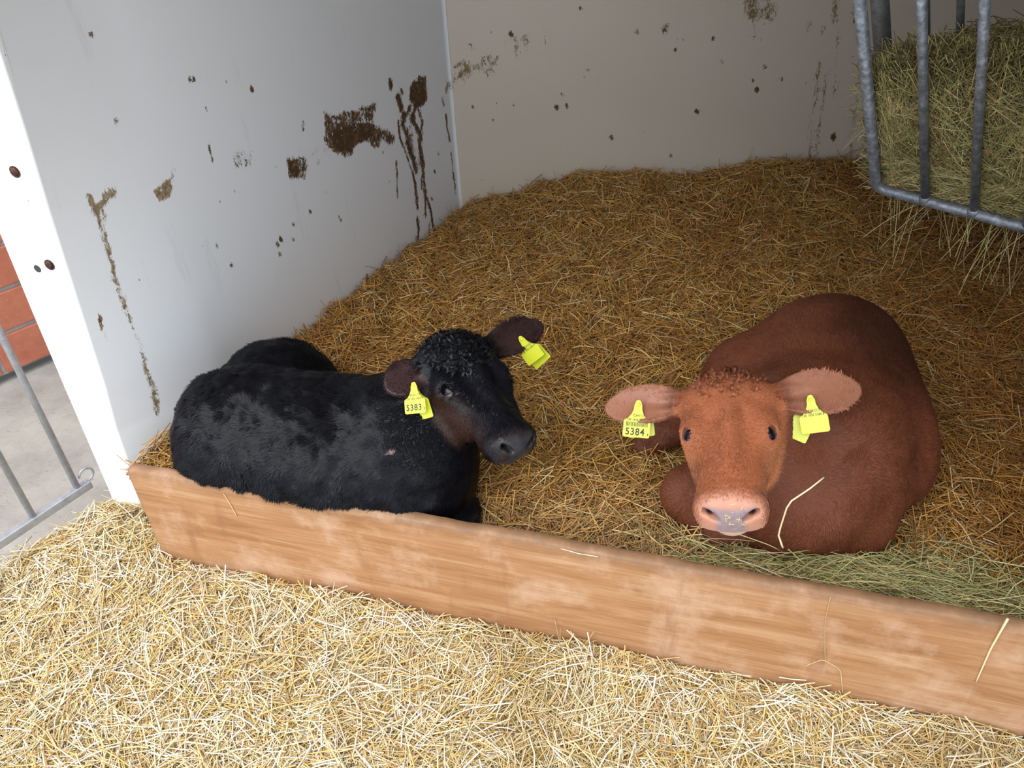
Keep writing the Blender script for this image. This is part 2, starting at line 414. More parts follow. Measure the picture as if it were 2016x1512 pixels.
# ground: one slab under everything
MCON = NM('weathered_concrete', .85)
_p = MCON.pos(); n_ = MCON.noise(_p, 5, 7, .65); f_ = MCON.noise(MCON.mapping(_p, (1, 2.6, 1), (0, 0, .9)), 55, 5, .7)
_c = MCON.ramp(n_, [(.3, (.22, .20, .175)), (.7, (.36, .34, .30))])
_c = MCON.mix(MCON.ramp(f_, [(.60, 0.0), (.70, .8)]), _c, (.13, .10, .07))
MCON.color(_c); MCON.bump(f_, .4, .003); MCON = MCON.m
b = MB(); b.prism([(-6, -3, -.06), (5, -3, -.06), (5, 6, -.06), (-6, 6, -.06)], (0, 0, .03)); tag(b.build('floor', MCON), kind='structure')

# ---------------------------------------------------------------- white post (front lip of the left wall)
post = empty('hutch_post', (float(edge[-1][0]), float(edge[-1][1]), 0.0))
tag(post, 'white tapered hutch post with rusty bolts standing left of the timber board', 'post')
b = MB(); b.prism(edge + left, -pln*.022); b.build('post_body', MWHITE, post, bevel=.008)
MRUST = NM('rusty_bolt', .6, .4)
MRUST.color(MRUST.ramp(MRUST.noise(MRUST.pos(), 160, 4), [(.4, (.10, .035, .02)), (.65, (.03, .014, .012))])); MRUST = MRUST.m
MDARK = NM('dark_hollow', .9).color((.05, .045, .04)).m
def disc(c, nrm_, r, h, dome=.5, n=20):
    nrm_ = nrm(nrm_); t = nrm(np.cross(nrm_, (0, 0, 1.0))); u = np.cross(nrm_, t); V_ = []; F_ = []
    prof = [(1, 0), (1, .45), (.85, .75), (.5, .95), (.0001, 1)]
    for a, hh in prof:
        for k in range(n):
            th = 2*math.pi*k/n; V_.append(c + r*a*(t*math.cos(th)+u*math.sin(th)) + nrm_*h*hh)
    for i in range(len(prof)-1):
        for k in range(n): F_.append([i*n+k, i*n+(k+1) % n, (i+1)*n+(k+1) % n, (i+1)*n+k])
    return V_, F_
for x, y, r in ((30, 338, .0085), (98, 521, .0085)):
    c = onpl(x, y, PE0, pln); V_, F_ = disc(c + pln*.0005, pln, r*1.15, .006); mb = MB(); mb.add(V_, F_); bo = mb.build('bolt', MRUST, post, smooth=True)
    mb = MB(); mb.tube([c + pln*.0005, c + pln*.0018], r*1.45, 20); mb.build('washer', MRUST, bo)
c = onpl(74, 529, PE0, pln); mb = MB(); mb.tube([c + pln*.0002, c + pln*.0008], .0088, 20); h_ = mb.build('bolt_hole', MDARK, post); h_['label'] = 'empty dark drilled hole'

# ---------------------------------------------------------------- timber board
MWOOD = NM('planed_timber', .55, spec=.35)
_tc = MWOOD.node('ShaderNodeTexCoord').outputs['Object']
g1 = MWOOD.noise(MWOOD.mapping(_tc, (1.1, 6, 13)), 2.4, 8, .62, .9)
g2 = MWOOD.noise(MWOOD.mapping(_tc, (2.5, 30, 130)), 2.4, 5, .7, .4)
_c = MWOOD.ramp(g1, [(.30, (.29, .130, .052)), (.48, (.44, .228, .105)), (.62, (.53, .310, .165)), (.75, (.60, .39, .23))])
_c = MWOOD.mix(MWOOD.ramp(g2, [(.42, .5), (.7, 0.0)]), _c, (.27, .12, .05))
pal = MWOOD.ramp(MWOOD.noise(MWOOD.mapping(_tc, (5, 3, 5)), 1.3, 6, .65), [(.50, 0.0), (.66, .55)])
_c = MWOOD.mix(pal, _c, (.60, .40, .27))
drk = MWOOD.ramp(MWOOD.noise(MWOOD.mapping(_tc, (9, 3, 1.6)), 1.6, 5, .6), [(.60, 0.0), (.72, .55)])
_c = MWOOD.mix(drk, _c, (.27, .12, .055))
flk = MWOOD.ramp(MWOOD.noise(_tc, 70, 5, .8), [(.66, 0.0), (.72, .7)])
_c = MWOOD.mix(flk, _c, (.72, .55, .36))
topd = MWOOD.attr('worn', 'Fac')
_c = MWOOD.mix(MWOOD.math('MULTIPLY', topd, MWOOD.ramp(MWOOD.noise(_tc, 26, 6, .7), [(.3, 1.0), (.7, .35)])), _c, (.20, .11, .06))
MWOOD.color(_c); MWOOD.bump(MWOOD.math('ADD', g2, g1), .35, .002); MWOOD = MWOOD.m
def make_board():
    L = np.linalg.norm(FP - PL0) + .04; n = 200; O = PL0 - PD*.01
    prof = [(0, -.06), (0, .0), (0, .08), (0, .16), (0, .24), (0, .29), (0, .315), (.002, .324), (.007, .3295), (.017, .330), (.027, .3295), (.032, .324), (.034, .315), (.034, .15), (.034, -.06)]
    V_ = []; wv = []
    for i in range(n+1):
        s = L*i/n
        nz = fbm(np.array([[s, .5], [s, 4.5]]), 9, 3, 21)
        for (t, z) in prof:
            zz = z + (.0035*nz[0] if z > .3 else 0) + (-.004*max(0, nz[1]) if z > .32 else 0)
            V_.append((s, t, zz)); wv.append(1.0 if (z > .32) else (.45 if z > .3 else 0.0))
    k = len(prof)
    F_ = [[i*k+j, (i+1)*k+j, (i+1)*k+(j+1) % k, i*k+(j+1) % k] for i in range(n) for j in range(k)]
    F_ += [list(range(k)), [n*k+j for j in range(k)][::-1]]
    me = bpy.data.meshes.new('timber_board'); me.from_pydata(V_, [], F_); me.update(); set_float(me, wv, 'worn')
    bm = bmesh.new(); bm.from_mesh(me); bmesh.ops.recalc_face_normals(bm, faces=bm.faces); bm.to_mesh(me); bm.free()
    o = link('timber_board', me, MWOOD, smooth=True)
    o.location = (O[0], O[1], 0); o.rotation_euler = (0, 0, math.atan2(PD[1], PD[0]))
    return tag(o, 'long reddish wooden board on edge holding back the straw bedding in front of the calves', 'board')
make_board()

# ---------------------------------------------------------------- galvanised gate, terracotta wall behind it
MGALV = NM('galvanised_steel', .5, .55)
_p = MGALV.pos(); _v = MGALV.node('ShaderNodeTexVoronoi', {'Vector': _p, 'Scale': 90.0}).outputs['Color']
_vb = MGALV.node('ShaderNodeRGBToBW', {'Color': _v}).outputs[0]
_c = MGALV.mix(MGALV.math('MULTIPLY', _vb, .35), MGALV.ramp(MGALV.noise(_p, 40, 6, .7), [(.3, (.27, .29, .32)), (.7, (.46, .48, .51))]), (.55, .57, .60))
_c = MGALV.mix(MGALV.ramp(MGALV.noise(_p, 9, 6, .7), [(.6, 0.0), (.75, .6)]), _c, (.30, .24, .18))
MGALV.color(_c); MGALV = MGALV.m
gz = .09
G0 = atz(196, 938, gz); G1 = atz(0, 1068, gz); gd = nrm(G1 - G0); GE = G1 + gd*.75; G0 = G0 + gd*.03
gate = empty('steel_gate', (float(G0[0]), float(G0[1]), 0)); tag(gate, 'galvanised tubular steel gate with upright rods beside the white post', 'gate')
b = MB(); b.tube([G0, GE], .0165, 4, sq=True); b.build('bottom_rail', MGALV, gate, bevel=.003)
G0t = G0 + np.array([0, 0, 1.02]); GEt = GE + np.array([0, 0, 1.02])
b = MB(); b.tube([G0t, GEt], .0165, 4, sq=True); b.build('top_rail', MGALV, gate, bevel=.003)
gn = np.array([gd[1], -gd[0], 0])
for bx, by in ((148, 952), (62, 1012), (-32, 1080), (-150, 1160)):
    q = onpl(bx, by, G0, gn); s = (q - G0) @ gd; q = G0 + gd*s
    b = MB(); b.tube([q, q + np.array([0, 0, 1.02])], .0085, 10); b.build('rod', MGALV, gate, smooth=True)
ring = G0 + gd*.0 + np.array([0, 0, .03]); b = MB()
b.tube([ring + .02*(gd*math.cos(a) + np.array([0, 0, 1])*math.sin(a)) for a in np.linspace(.2, 2*math.pi - .9, 18)], .0035, 8)
b.build('latch_ring', MGALV, gate, smooth=True)

MBRICK = NM('terracotta_block', .8)
_p = MBRICK.pos()
_c = MBRICK.ramp(MBRICK.noise(_p, 12, 6, .7), [(.3, (.36, .105, .055)), (.7, (.47, .16, .09))])
_c = MBRICK.mix(MBRICK.ramp(MBRICK.noise(_p, 70, 5, .7), [(.6, 0.0), (.75, .6)]), _c, (.55, .30, .22)); MBRICK.color(_c); MBRICK = MBRICK.m
MMORT = NM('grey_mortar', .9); MMORT.color(MMORT.ramp(MMORT.noise(MMORT.pos(), 30, 5), [(.3, (.30, .29, .27)), (.7, (.44, .43, .41))])); MMORT = MMORT.m
B0 = atz(0, 745, 0); B1 = atz(95, 703, 0); bd = nrm(B1 - B0); bn = np.array([bd[1], -bd[0], 0])
BS = B0 - bd*1.2; BL = 2.6
b = MB(); b.prism([BS - bn*.012, BS + bd*BL - bn*.012, BS + bd*BL - bn*.11, BS - bn*.11], (0, 0, 1.9))
o = tag(b.build('wall_outside', MMORT), kind='structure')
# the blocks: each course of the wall, one mesh (a surface pattern)
b = MB(); zc = .006; row = 0
while zc < 1.85:
    h = .135; s = -.22*(row % 2) + .0 - .02
    while s < BL:
        a0, a1 = max(s, 0), min(s + .235, BL)
        if a1 - a0 > .03: b.box(BS + bd*(a0+a1)/2 + np.array([0, 0, zc + h/2]) - bn*.03, (bd, bn, (0, 0, 1)), ((a1-a0)/2, .03, h/2))
        s += .25
    zc += h + .016; row += 1
bo = b.build('terracotta_blocks', MBRICK, o, bevel=.004)

# ---------------------------------------------------------------- hay rack
zr = .76
RA = atz(1725, 370, zr); RB = atz(2016, 447, zr); rd = nrm(RB - RA); RE = RA + rd*.75
rin = np.array([rd[1], -rd[0], 0]); 
if rin[0] > 0: rin = -rin         # towards the pen, away from the right wall
def solve_lean(q, px, py):
    """lean so that the bar from q passes the pixel"""
    best = None
    for a in np.linspace(-.2, .8, 201):
        v = np.array([0, 0, math.cos(a)]) + rin*math.sin(a)
        n_ = nrm(np.cross(v, rd))
        u = onpl(px, py, q, n_); e = abs((u - q) @ rd)
        if best is None or e < best[0]: best = (e, a, (u - q) @ v)
    return best
bars = []
for (bx, by, tx, ty) in ((1725, 370, 1703, 0), (1821, 398, 1814, 0), (1917, 421, 1924, 0)):
    q = onpl(bx, by, RA, np.cross(rd, (0, 0, 1))); q = RA + rd*((q - RA) @ rd)
    bars.append((q, solve_lean(q, tx, ty)))
lean = .53
rv = np.array([0, 0, math.cos(lean)]) + rin*math.sin(lean)      # direction of the front bars, upwards
rb = -rin                                                        # towards the right wall
MRACK = NM('dull_galvanised', .5, .5); MRACK.color(MRACK.ramp(MRACK.noise(MRACK.pos(), 55, 6, .75), [(.34, (.12, .12, .13)), (.52, (.24, .25, .27)), (.68, (.44, .45, .47))])); MRACK = MRACK.m
rack = empty('hay_rack', tuple(float(x) for x in RA)); tag(rack, 'grey metal hay rack with leaning upright bars, packed with hay in the back corner', 'hay rack')
TOPL = .70
def fillet(p, a, b_, r, n=8):
    return [p + a*r*(1-t)**2 + b_*r*t**2 for t in np.linspace(0, 1, n)]
b = MB(); b.tube([RA + rv*TOPL] + fillet(RA, rv, rd, .03) + [RE], .0125, 14); b.build('outer_frame', MRACK, rack, smooth=True)
b = MB(); b.tube([RA + rv*TOPL, RE + rv*TOPL], .0125, 12); b.build('top_rail', MRACK, rack, smooth=True)
for k, (q, s_) in enumerate(bars[1:]):
    b = MB(); b.tube([q, q + rv*TOPL], .0095, 12); br = b.build('bar', MRACK, rack, smooth=True)
    b = MB(); t_ = np.linspace(-.014, .014, 7); b.tube([q + rv*.006 + rd*x for x in t_], [.006, .011, .0135, .014, .0135, .011, .006], 10); b.build('weld', MRACK, br, smooth=True)
for k in (3, 4, 5):
    q = bars[2][0] + rd*.112*(k-2)
    b = MB(); b.tube([q, q + rv*TOPL], .0095, 12); b.build('bar', MRACK, rack, smooth=True)
MDKST = NM('dark_weathered_steel', .6, .5); MDKST.color(MDKST.ramp(MDKST.noise(MDKST.pos(), 60, 5, .7), [(.3, (.09, .085, .08)), (.7, (.20, .19, .18))])); MDKST = MDKST.m
q0 = atd(1738, 95, 2.16); b = MB(); b.tube([q0 - rv*.34, q0 + rv*.30], .020, 16); b.build('corner_post', MDKST, rack, smooth=True)
for (x, y, d_) in ((1824, 62, 2.22), (1890, 66, 2.16)):
    q0 = atd(x, y, d_); b = MB(); b.tube([q0 - rv*.40, q0 + rv*.30], .0085, 10); b.build('back_bar', MDKST, rack, smooth=True)
# ---------------------------------------------------------------- signed-distance modelling of the animals
f32 = np.float32
def frame(y, z):
    """rows: local x, y, z axes; y kept, z orthogonalised"""
    y = nrm(y); z = nrm(np.asarray(z, float) - y*(np.asarray(z, float) @ y)); x = np.cross(y, z); return np.array([x, y, z])
def ell(P, c, r, R=None):
    q = P - np.asarray(c, f32)
    if R is not None: q = q @ np.asarray(R, f32).T
    r = np.asarray(r, f32); k0 = np.linalg.norm(q/r, axis=1); k1 = np.linalg.norm(q/(r*r), axis=1)
    return k0*(k0 - 1)/np.maximum(k1, 1e-6)
def cone(P, a, b, ra, rb_, sq=None):
    """round cone between two spheres; sq=(axis, factor) flattens the section along an axis"""
    a = np.asarray(a, f32); b = np.asarray(b, f32); ab = b - a; ap = P - a
    if sq is not None:
        ax = np.asarray(sq[0], f32); ap = ap + np.outer(ap @ ax, ax)*(1/sq[1] - 1); ab = ab + ax*(ab @ ax)*(1/sq[1] - 1)
    t = np.clip((ap @ ab)/(ab @ ab), 0, 1)
    return np.linalg.norm(ap - t[:, None]*ab, axis=1) - (ra + (rb_ - ra)*t)
def smin(a, b, k):
    h = np.maximum(k - np.abs(a - b), 0)/k; return np.minimum(a, b) - h*h*k*.25
def smax(a, b, k): return -smin(-a, -b, k)
def head_sdf(P, ears, mz=0.0):
    """head: +y to the muzzle, +z out of the forehead, x sideways, poll near the origin, about 0.31 long"""
    P0 = P
    if mz:
        P = P.copy(); t = np.clip((P[:, 1] - .13)/.13, 0, 1); t = t*t*(3 - 2*t)
        P[:, 0] *= 1 + mz*t; P[:, 2] = (P[:, 2] + .05)*(1 + mz*.6*t) - .05
    X = P.copy(); X[:, 0] = np.abs(X[:, 0])
    d = ell(P, (0, .070, -.062), (.078, .098, .070))
    d = smin(d, ell(P, (0, .095, -.040), (.082, .085, .046)), .03)
    d = smin(d, ell(P, (0, .010, -.030), (.062, .046, .038)), .035)
    d = smin(d, ell(X, (.056, .030, -.045), (.036, .042, .036)), .03)       # temples, ear roots
    d = smin(d, ell(X, (.040, .112, -.100), (.037, .092, .056)), .04)
    d = smin(d, ell(X, (.062, .108, -.030), (.025, .036, .024)), .022)      # brow
    d = smin(d, cone(P, (0, .12, -.052), (0, .262, -.054), .064, .051, ((1, 0, 0), 1.12)), .03)
    d = smin(d, ell(P, (0, .190, -.027), (.034, .085, .020)), .03)          # bridge
    d = smin(d, ell(P, (0, .272, -.050), (.058, .033, .038)), .022)         # muzzle
    d = smin(d, ell(X, (.034, .281, -.040), (.026, .025, .027)), .014)      # nostril wings
    d = smin(d, ell(X, (.037, .264, -.072), (.025, .036, .025)), .02)       # lips
    d = smin(d, ell(P, (0, .262, -.098), (.036, .038, .018)), .010)         # chin
    d = smax(d, -ell(P, (0, .305, -.0835), (.054, .034, .0026)), .006)      # mouth line
    d = smax(d, -ell(X, (.034, .155, .014), (.011, .050, .012)), .03)       # hollows beside the bridge
    c, s = math.cos(.62), math.sin(.62)
    Rn = np.array([[c, 0, s], [0, 1, 0], [-s, 0, c]])
    d = smax(d, -ell(X, (.0315, .304, -.033), (.0155, .024, .0064), Rn), .006)   # nostrils
    d = smax(d, -ell(X, (.0440, .300, -.030), (.0045, .018, .006)), .005)
    d = smax(d, -ell(X, EYEO + EYEN*.004, (.0160, .0185, .0160)), .006)     # sockets
    for e in ears:
        d = ear_sdf(P0, d, e)
    return d
EYE = np.array([.0655, .125, -.0300]); EYER = .0175
EYEN = nrm([.62, .10, .78]); EYEO = EYE + EYEN*.006
def lid(P, d):
    X = P.copy(); X[:, 0] = np.abs(X[:, 0])
    q = X - np.array(EYE, f32); n = np.linalg.norm(q, axis=1)
    R = frame((.1, 1, -.28), EYEN).astype(f32); out = np.array(EYEN, f32)
    R = np.array([np.cross(nrm((0, 1, 0) - EYEN*EYEN[1]), EYEN), nrm((0, 1, 0) - EYEN*EYEN[1]), EYEN]).astype(f32)
    u = q @ R[1]; v = q @ R[0]; a = q @ R[2]
    c, s = math.cos(.35), math.sin(.35); u, v = u*c - v*s, u*s + v*c
    rr = np.sqrt((u/.0245)**2 + (v/.0180)**2)
    shell = np.abs(n - (EYER + .0016)) - .0026
    shell = np.maximum(shell, (1 - rr)*.010)
    shell = np.maximum(shell, -a + .001)
    return smin(d, shell, .007)
def ear_sdf(P, d, e):
    B, T, N, hw = [np.asarray(q, f32) if hasattr(q, '__len__') else q for q in e[:4]]
    L = np.linalg.norm(T - B); R = frame(T - B, N).astype(f32)
    q = (P - B) @ R.T                      # x across, y along, z cup opening
    y = q[:, 1]/L
    w = q[:, 2] - 7.0*q[:, 0]**2*np.clip(1.1 - y*.8, .2, 1) + .05*np.clip(y - .5, 0, 1)**2*.3
    t = np.clip(y, 0.0, 1.0)
    prof = hw*(np.maximum(np.sin(np.pi*np.clip(t**.80, 0, 1)), 0)**.62)*(0.62 + .55*t) + .003
    ex = np.abs(q[:, 0]) - prof
    ey = np.maximum(-q[:, 1], q[:, 1] - L)
    r = np.maximum(ex*.75, ey)
    th = .0045 + .004*np.clip(1 - y*2, 0, 1)
    leaf = np.sqrt(np.maximum(r + .004, 0)**2 + np.maximum(np.abs(w)*.85 - th + .003, 0)**2) - .0045
    leaf = np.maximum(leaf, np.maximum(np.abs(w)*.8 - th, r))
    d = smin(d, leaf, .012)
    d = smin(d, cone(P, B - R[1]*.025, B + R[1]*L*.26, .025, .014), .02)
    cup = ell(q, (0, L*.30, .016), (.013, L*.24, .013))
    return smax(d, -cup, .008)

def surface(sdf, lo, hi, h):
    lo = np.asarray(lo, float); hi = np.asarray(hi, float); K = 4
    nc = np.ceil((hi - lo)/(h*K)).astype(int) + 1
    gc = [lo[i] + np.arange(nc[i] + 1)*h*K for i in range(3)]
    Pc = np.stack(np.meshgrid(*gc, indexing='ij'), -1).reshape(-1, 3).astype(f32)
    Dc = sdf(Pc).reshape([len(g) for g in gc])
    n = (nc)*K
    ax = []
    D = Dc
    for a in range(3):                       # trilinear upsampling
        t = np.arange(n[a])/K; i = t.astype(int); f = (t - i).astype(f32)
        A0 = np.take(D, i, a); A1 = np.take(D, np.minimum(i+1, D.shape[a]-1), a)
        sh = [1, 1, 1]; sh[a] = -1; D = A0 + (A1 - A0)*f.reshape(sh)
    m = np.abs(D) < h*K*1.3
    ii = np.argwhere(m)
    out = np.empty(len(ii), f32)
    for s in range(0, len(ii), 400000):
        out[s:s+400000] = sdf((lo + ii[s:s+400000]*h).astype(f32))
    D[m] = out
    # surface nets
    S = D < 0
    cnt = sum(S[i:S.shape[0]-1+i, j:S.shape[1]-1+j, k:S.shape[2]-1+k].astype(np.int8) for i in (0, 1) for j in (0, 1) for k in (0, 1))
    act = (cnt > 0) & (cnt < 8)
    cells = np.argwhere(act); idm = -np.ones(act.shape, np.int64); idm[act] = np.arange(len(cells))
    acc = np.zeros((len(cells), 3)); num = np.zeros(len(cells))
    C8 = {}
    for i in (0, 1):
        for j in (0, 1):
            for k in (0, 1): C8[i, j, k] = D[cells[:, 0]+i, cells[:, 1]+j, cells[:, 2]+k]
    for (a, b) in [(a, b) for a in C8 for b in C8 if a < b and sum(x != y for x, y in zip(a, b)) == 1]:
        va, vb = C8[a], C8[b]; x = (va < 0) != (vb < 0)
        t = np.where(x, va/np.where(x, va - vb, 1), 0)
        p = np.array(a)[None] + t[:, None]*(np.array(b) - np.array(a))[None]
        acc += p*x[:, None]; num += x
    V = lo + (cells + acc/num[:, None])*h
    F = []
    for a in range(3):
        b, c = (a+1) % 3, (a+2) % 3
        s0 = [slice(0, -1)]*3; s1 = [slice(0, -1)]*3; s1[a] = slice(1, None)
        S0, S1 = S[tuple(s0)], S[tuple(s1)]
        e = np.argwhere(S0 != S1); e = e[(e[:, b] > 0) & (e[:, c] > 0)]
        eb = np.zeros(3, int); eb[b] = 1; ec = np.zeros(3, int); ec[c] = 1
        q = np.stack([idm[tuple((e).T)], idm[tuple((e - eb).T)], idm[tuple((e - eb - ec).T)], idm[tuple((e - ec).T)]], -1)
        inv = S0[tuple(e.T)]
        q[~inv] = q[~inv][:, ::-1]
        F.append(q[(q >= 0).all(1)])
    F = np.concatenate(F)
    V = V.astype(f32)
    for _ in range(2):
        g, d0 = grad(sdf, V, h*.5)
        V = V - g*np.clip(d0, -h, h)[:, None]*.8
    return V, F
def grad(sdf, V, e):
    V = V.astype(f32); d0 = sdf(V); g = np.stack([sdf(V + np.array(v, f32)*e) - d0 for v in np.eye(3)], -1)
    return g/np.maximum(np.linalg.norm(g, axis=1, keepdims=True), 1e-9), d0

def head_frame(poll_px, poll_d, nose_px, nose_d, right_px, right_dist=0.0):
    """poll and nose as points, plus a point on the head's right (+x) side"""
    p = atd(*poll_px, poll_d); n = atd(*nose_px, nose_d); y = nrm(n - p)
    x = atd(*right_px, right_dist) - p; x = -nrm(x - y*(x @ y)); z = np.cross(x, y)   # +x is the side away from right_px
    return p, np.array([x, y, z])
def toW(p, fr, q): return p + np.asarray(q, float) @ fr
def march(px, py, sdf, d0=.9, d1=2.4):
    r = ray(px, py); d = d0
    for _ in range(400):
        v = float(sdf((CC + r*d)[None].astype(f32))[0])
        if v < .0006: return d
        d += max(min(v*.7, .02), .0006)
        if d > d1: return None
    return d
# ---------------------------------------------------------------- brown calf
def chain(P, pts, k, d=None):
    for (a, b, ra, rb_) in pts:
        c = cone(P, a, b, ra, rb_); d = c if d is None else smin(d, c, k)
    return d
BH, BHF = head_frame((1432, 745), 1.575, (1437, 994), 1.375, (1545, 742), 1.575)
B_EARS = [((-.072, .024, -.040), (-.248, -.010, -.052), (-.05, .35, .9), .049),
          ((.072, .024, -.040), (.250, .018, -.055), (.05, .35, .9), .044)]
def brown_body(P):
    d = ell(P, (.735, 1.46, .345), (.215, .30, .205), frame((.18, 1, 0), (0, 0, 1)))     # barrel
    d = smin(d, ell(P, (.800, 1.58, .37), (.18, .17, .20)), .08)                       # rump
    d = smin(d, ell(P, (.66, 1.27, .36), (.185, .17, .19)), .08)                          # shoulders
    d = smin(d, ell(P, (.615, 1.18, .30), (.13, .10, .125)), .06)                        # brisket
    d = smin(d, cone(P, (.62, 1.30, .44), BH + BHF[1]*.05 - BHF[2]*.08, .130, .082), .06)   # neck
    d = smin(d, cone(P, (.60, 1.17, .36), BH + BHF[1]*.09 - BHF[2]*.11, .11, .055), .05)     # throat
    d = smin(d, cone(P, (.75, 1.24, .32), (.735, 1.16, .27), .090, .062), .05)            # near fore leg folded under
    d = smin(d, cone(P, (.735, 1.155, .255), (.575, 1.135, .240), .052, .038), .02)
    d = smin(d, cone(P, (.575, 1.135, .240), (.66, 1.22, .225), .036, .025), .02)
    d = smin(d, cone(P, (.54, 1.30, .32), (.385, 1.265, .285), .078, .058), .04)            # far fore leg, knee out
    d = smin(d, cone(P, (.385, 1.26, .28), (.44, 1.19, .235), .056, .040), .02)
    d = smin(d, cone(P, (.44, 1.19, .235), (.55, 1.18, .225), .036, .03), .02)
    d = smin(d, ell(P, (.87, 1.40, .32), (.085, .19, .14)), .07)                        # near thigh
    d = smin(d, ell(P, (.58, 1.56, .32), (.10, .16, .14)), .07)
    d = smin(d, cone(P, (.52, 1.54, .28), (.38, 1.51, .255), .045, .034), .03)            # hind foot
    d = smin(d, cone(P, (.38, 1.51, .255), (.325, 1.485, .235), .032, .026), .01)
    return d
def brown_sdf(P):
    d = brown_body(P)
    q = ((P - BH.astype(f32)) @ BHF.T.astype(f32))
    near = np.linalg.norm(q - np.array((0, .12, -.04), f32), axis=1) < .32
    if near.any():
        hq = q[near]; hd = lid(hq, head_sdf(hq, B_EARS))
        d[near] = smin(d[near], hd, .02)
    return d
# ---------------------------------------------------------------- black calf
KH, KHF = head_frame((890, 668), 1.72, (1008, 825), 1.57, (1010, 633), 1.82)
K_EARS = [((-.070, .020, -.045), (-.268, -.016, -.024), (.12, .40, .9), .041),
          ((.072, .022, -.045), (.175, .055, -.058), (.35, .30, .85), .043)]
def black_body(P):
    d = cone(P, (-.60, 1.475, .335), (-.42, 1.415, .325), .172, .172)
    d = smin(d, cone(P, (-.42, 1.415, .325), (-.26, 1.385, .345), .172, .150), .06)
    d = smin(d, ell(P, (-.27, 1.37, .33), (.145, .155, .17)), .06)                       # shoulder
    d = smin(d, ell(P, (-.21, 1.34, .31), (.11, .115, .12)), .05)                      # brisket
    d = smin(d, ell(P, (-.615, 1.67, .320), (.160, .14, .155)), .03)                       # far thigh
    d = smin(d, ell(P, (-.690, 1.49, .34), (.125, .13, .165)), .06)                       # pelvis
    d = smin(d, ell(P, (-.68, 1.45, .30), (.125, .11, .13)), .05)                        # near thigh
    d = smin(d, cone(P, (-.25, 1.40, .43), KH + KHF[1]*.04 - KHF[2]*.07, .105, .078), .07) # neck
    d = smin(d, cone(P, (-.21, 1.34, .36), KH + KHF[1]*.09 - KHF[2]*.11, .11, .055), .05)
    d = smin(d, cone(P, (-.25, 1.30, .26), (-.14, 1.28, .240), .06, .045), .03)
    d = smin(d, cone(P, (-.14, 1.28, .240), (-.22, 1.27, .225), .042, .03), .02)
    # pressed against the board
    dp = (P[:, :2] - PL0.astype(f32)) @ PN.astype(f32)
    bd_ = np.maximum(-(dp + PTH - .012), P[:, 2] - .332)
    d = smax(d, -bd_, .012)
    return d
def black_sdf(P):
    d = black_body(P)
    q = ((P - KH.astype(f32)) @ KHF.T.astype(f32))
    near = np.linalg.norm(q - np.array((0, .12, -.04), f32), axis=1) < .32
    if near.any():
        hq = q[near]; hd = lid(hq, head_sdf(hq, K_EARS, .17))
        d[near] = smin(d[near], hd, .02)
    return d

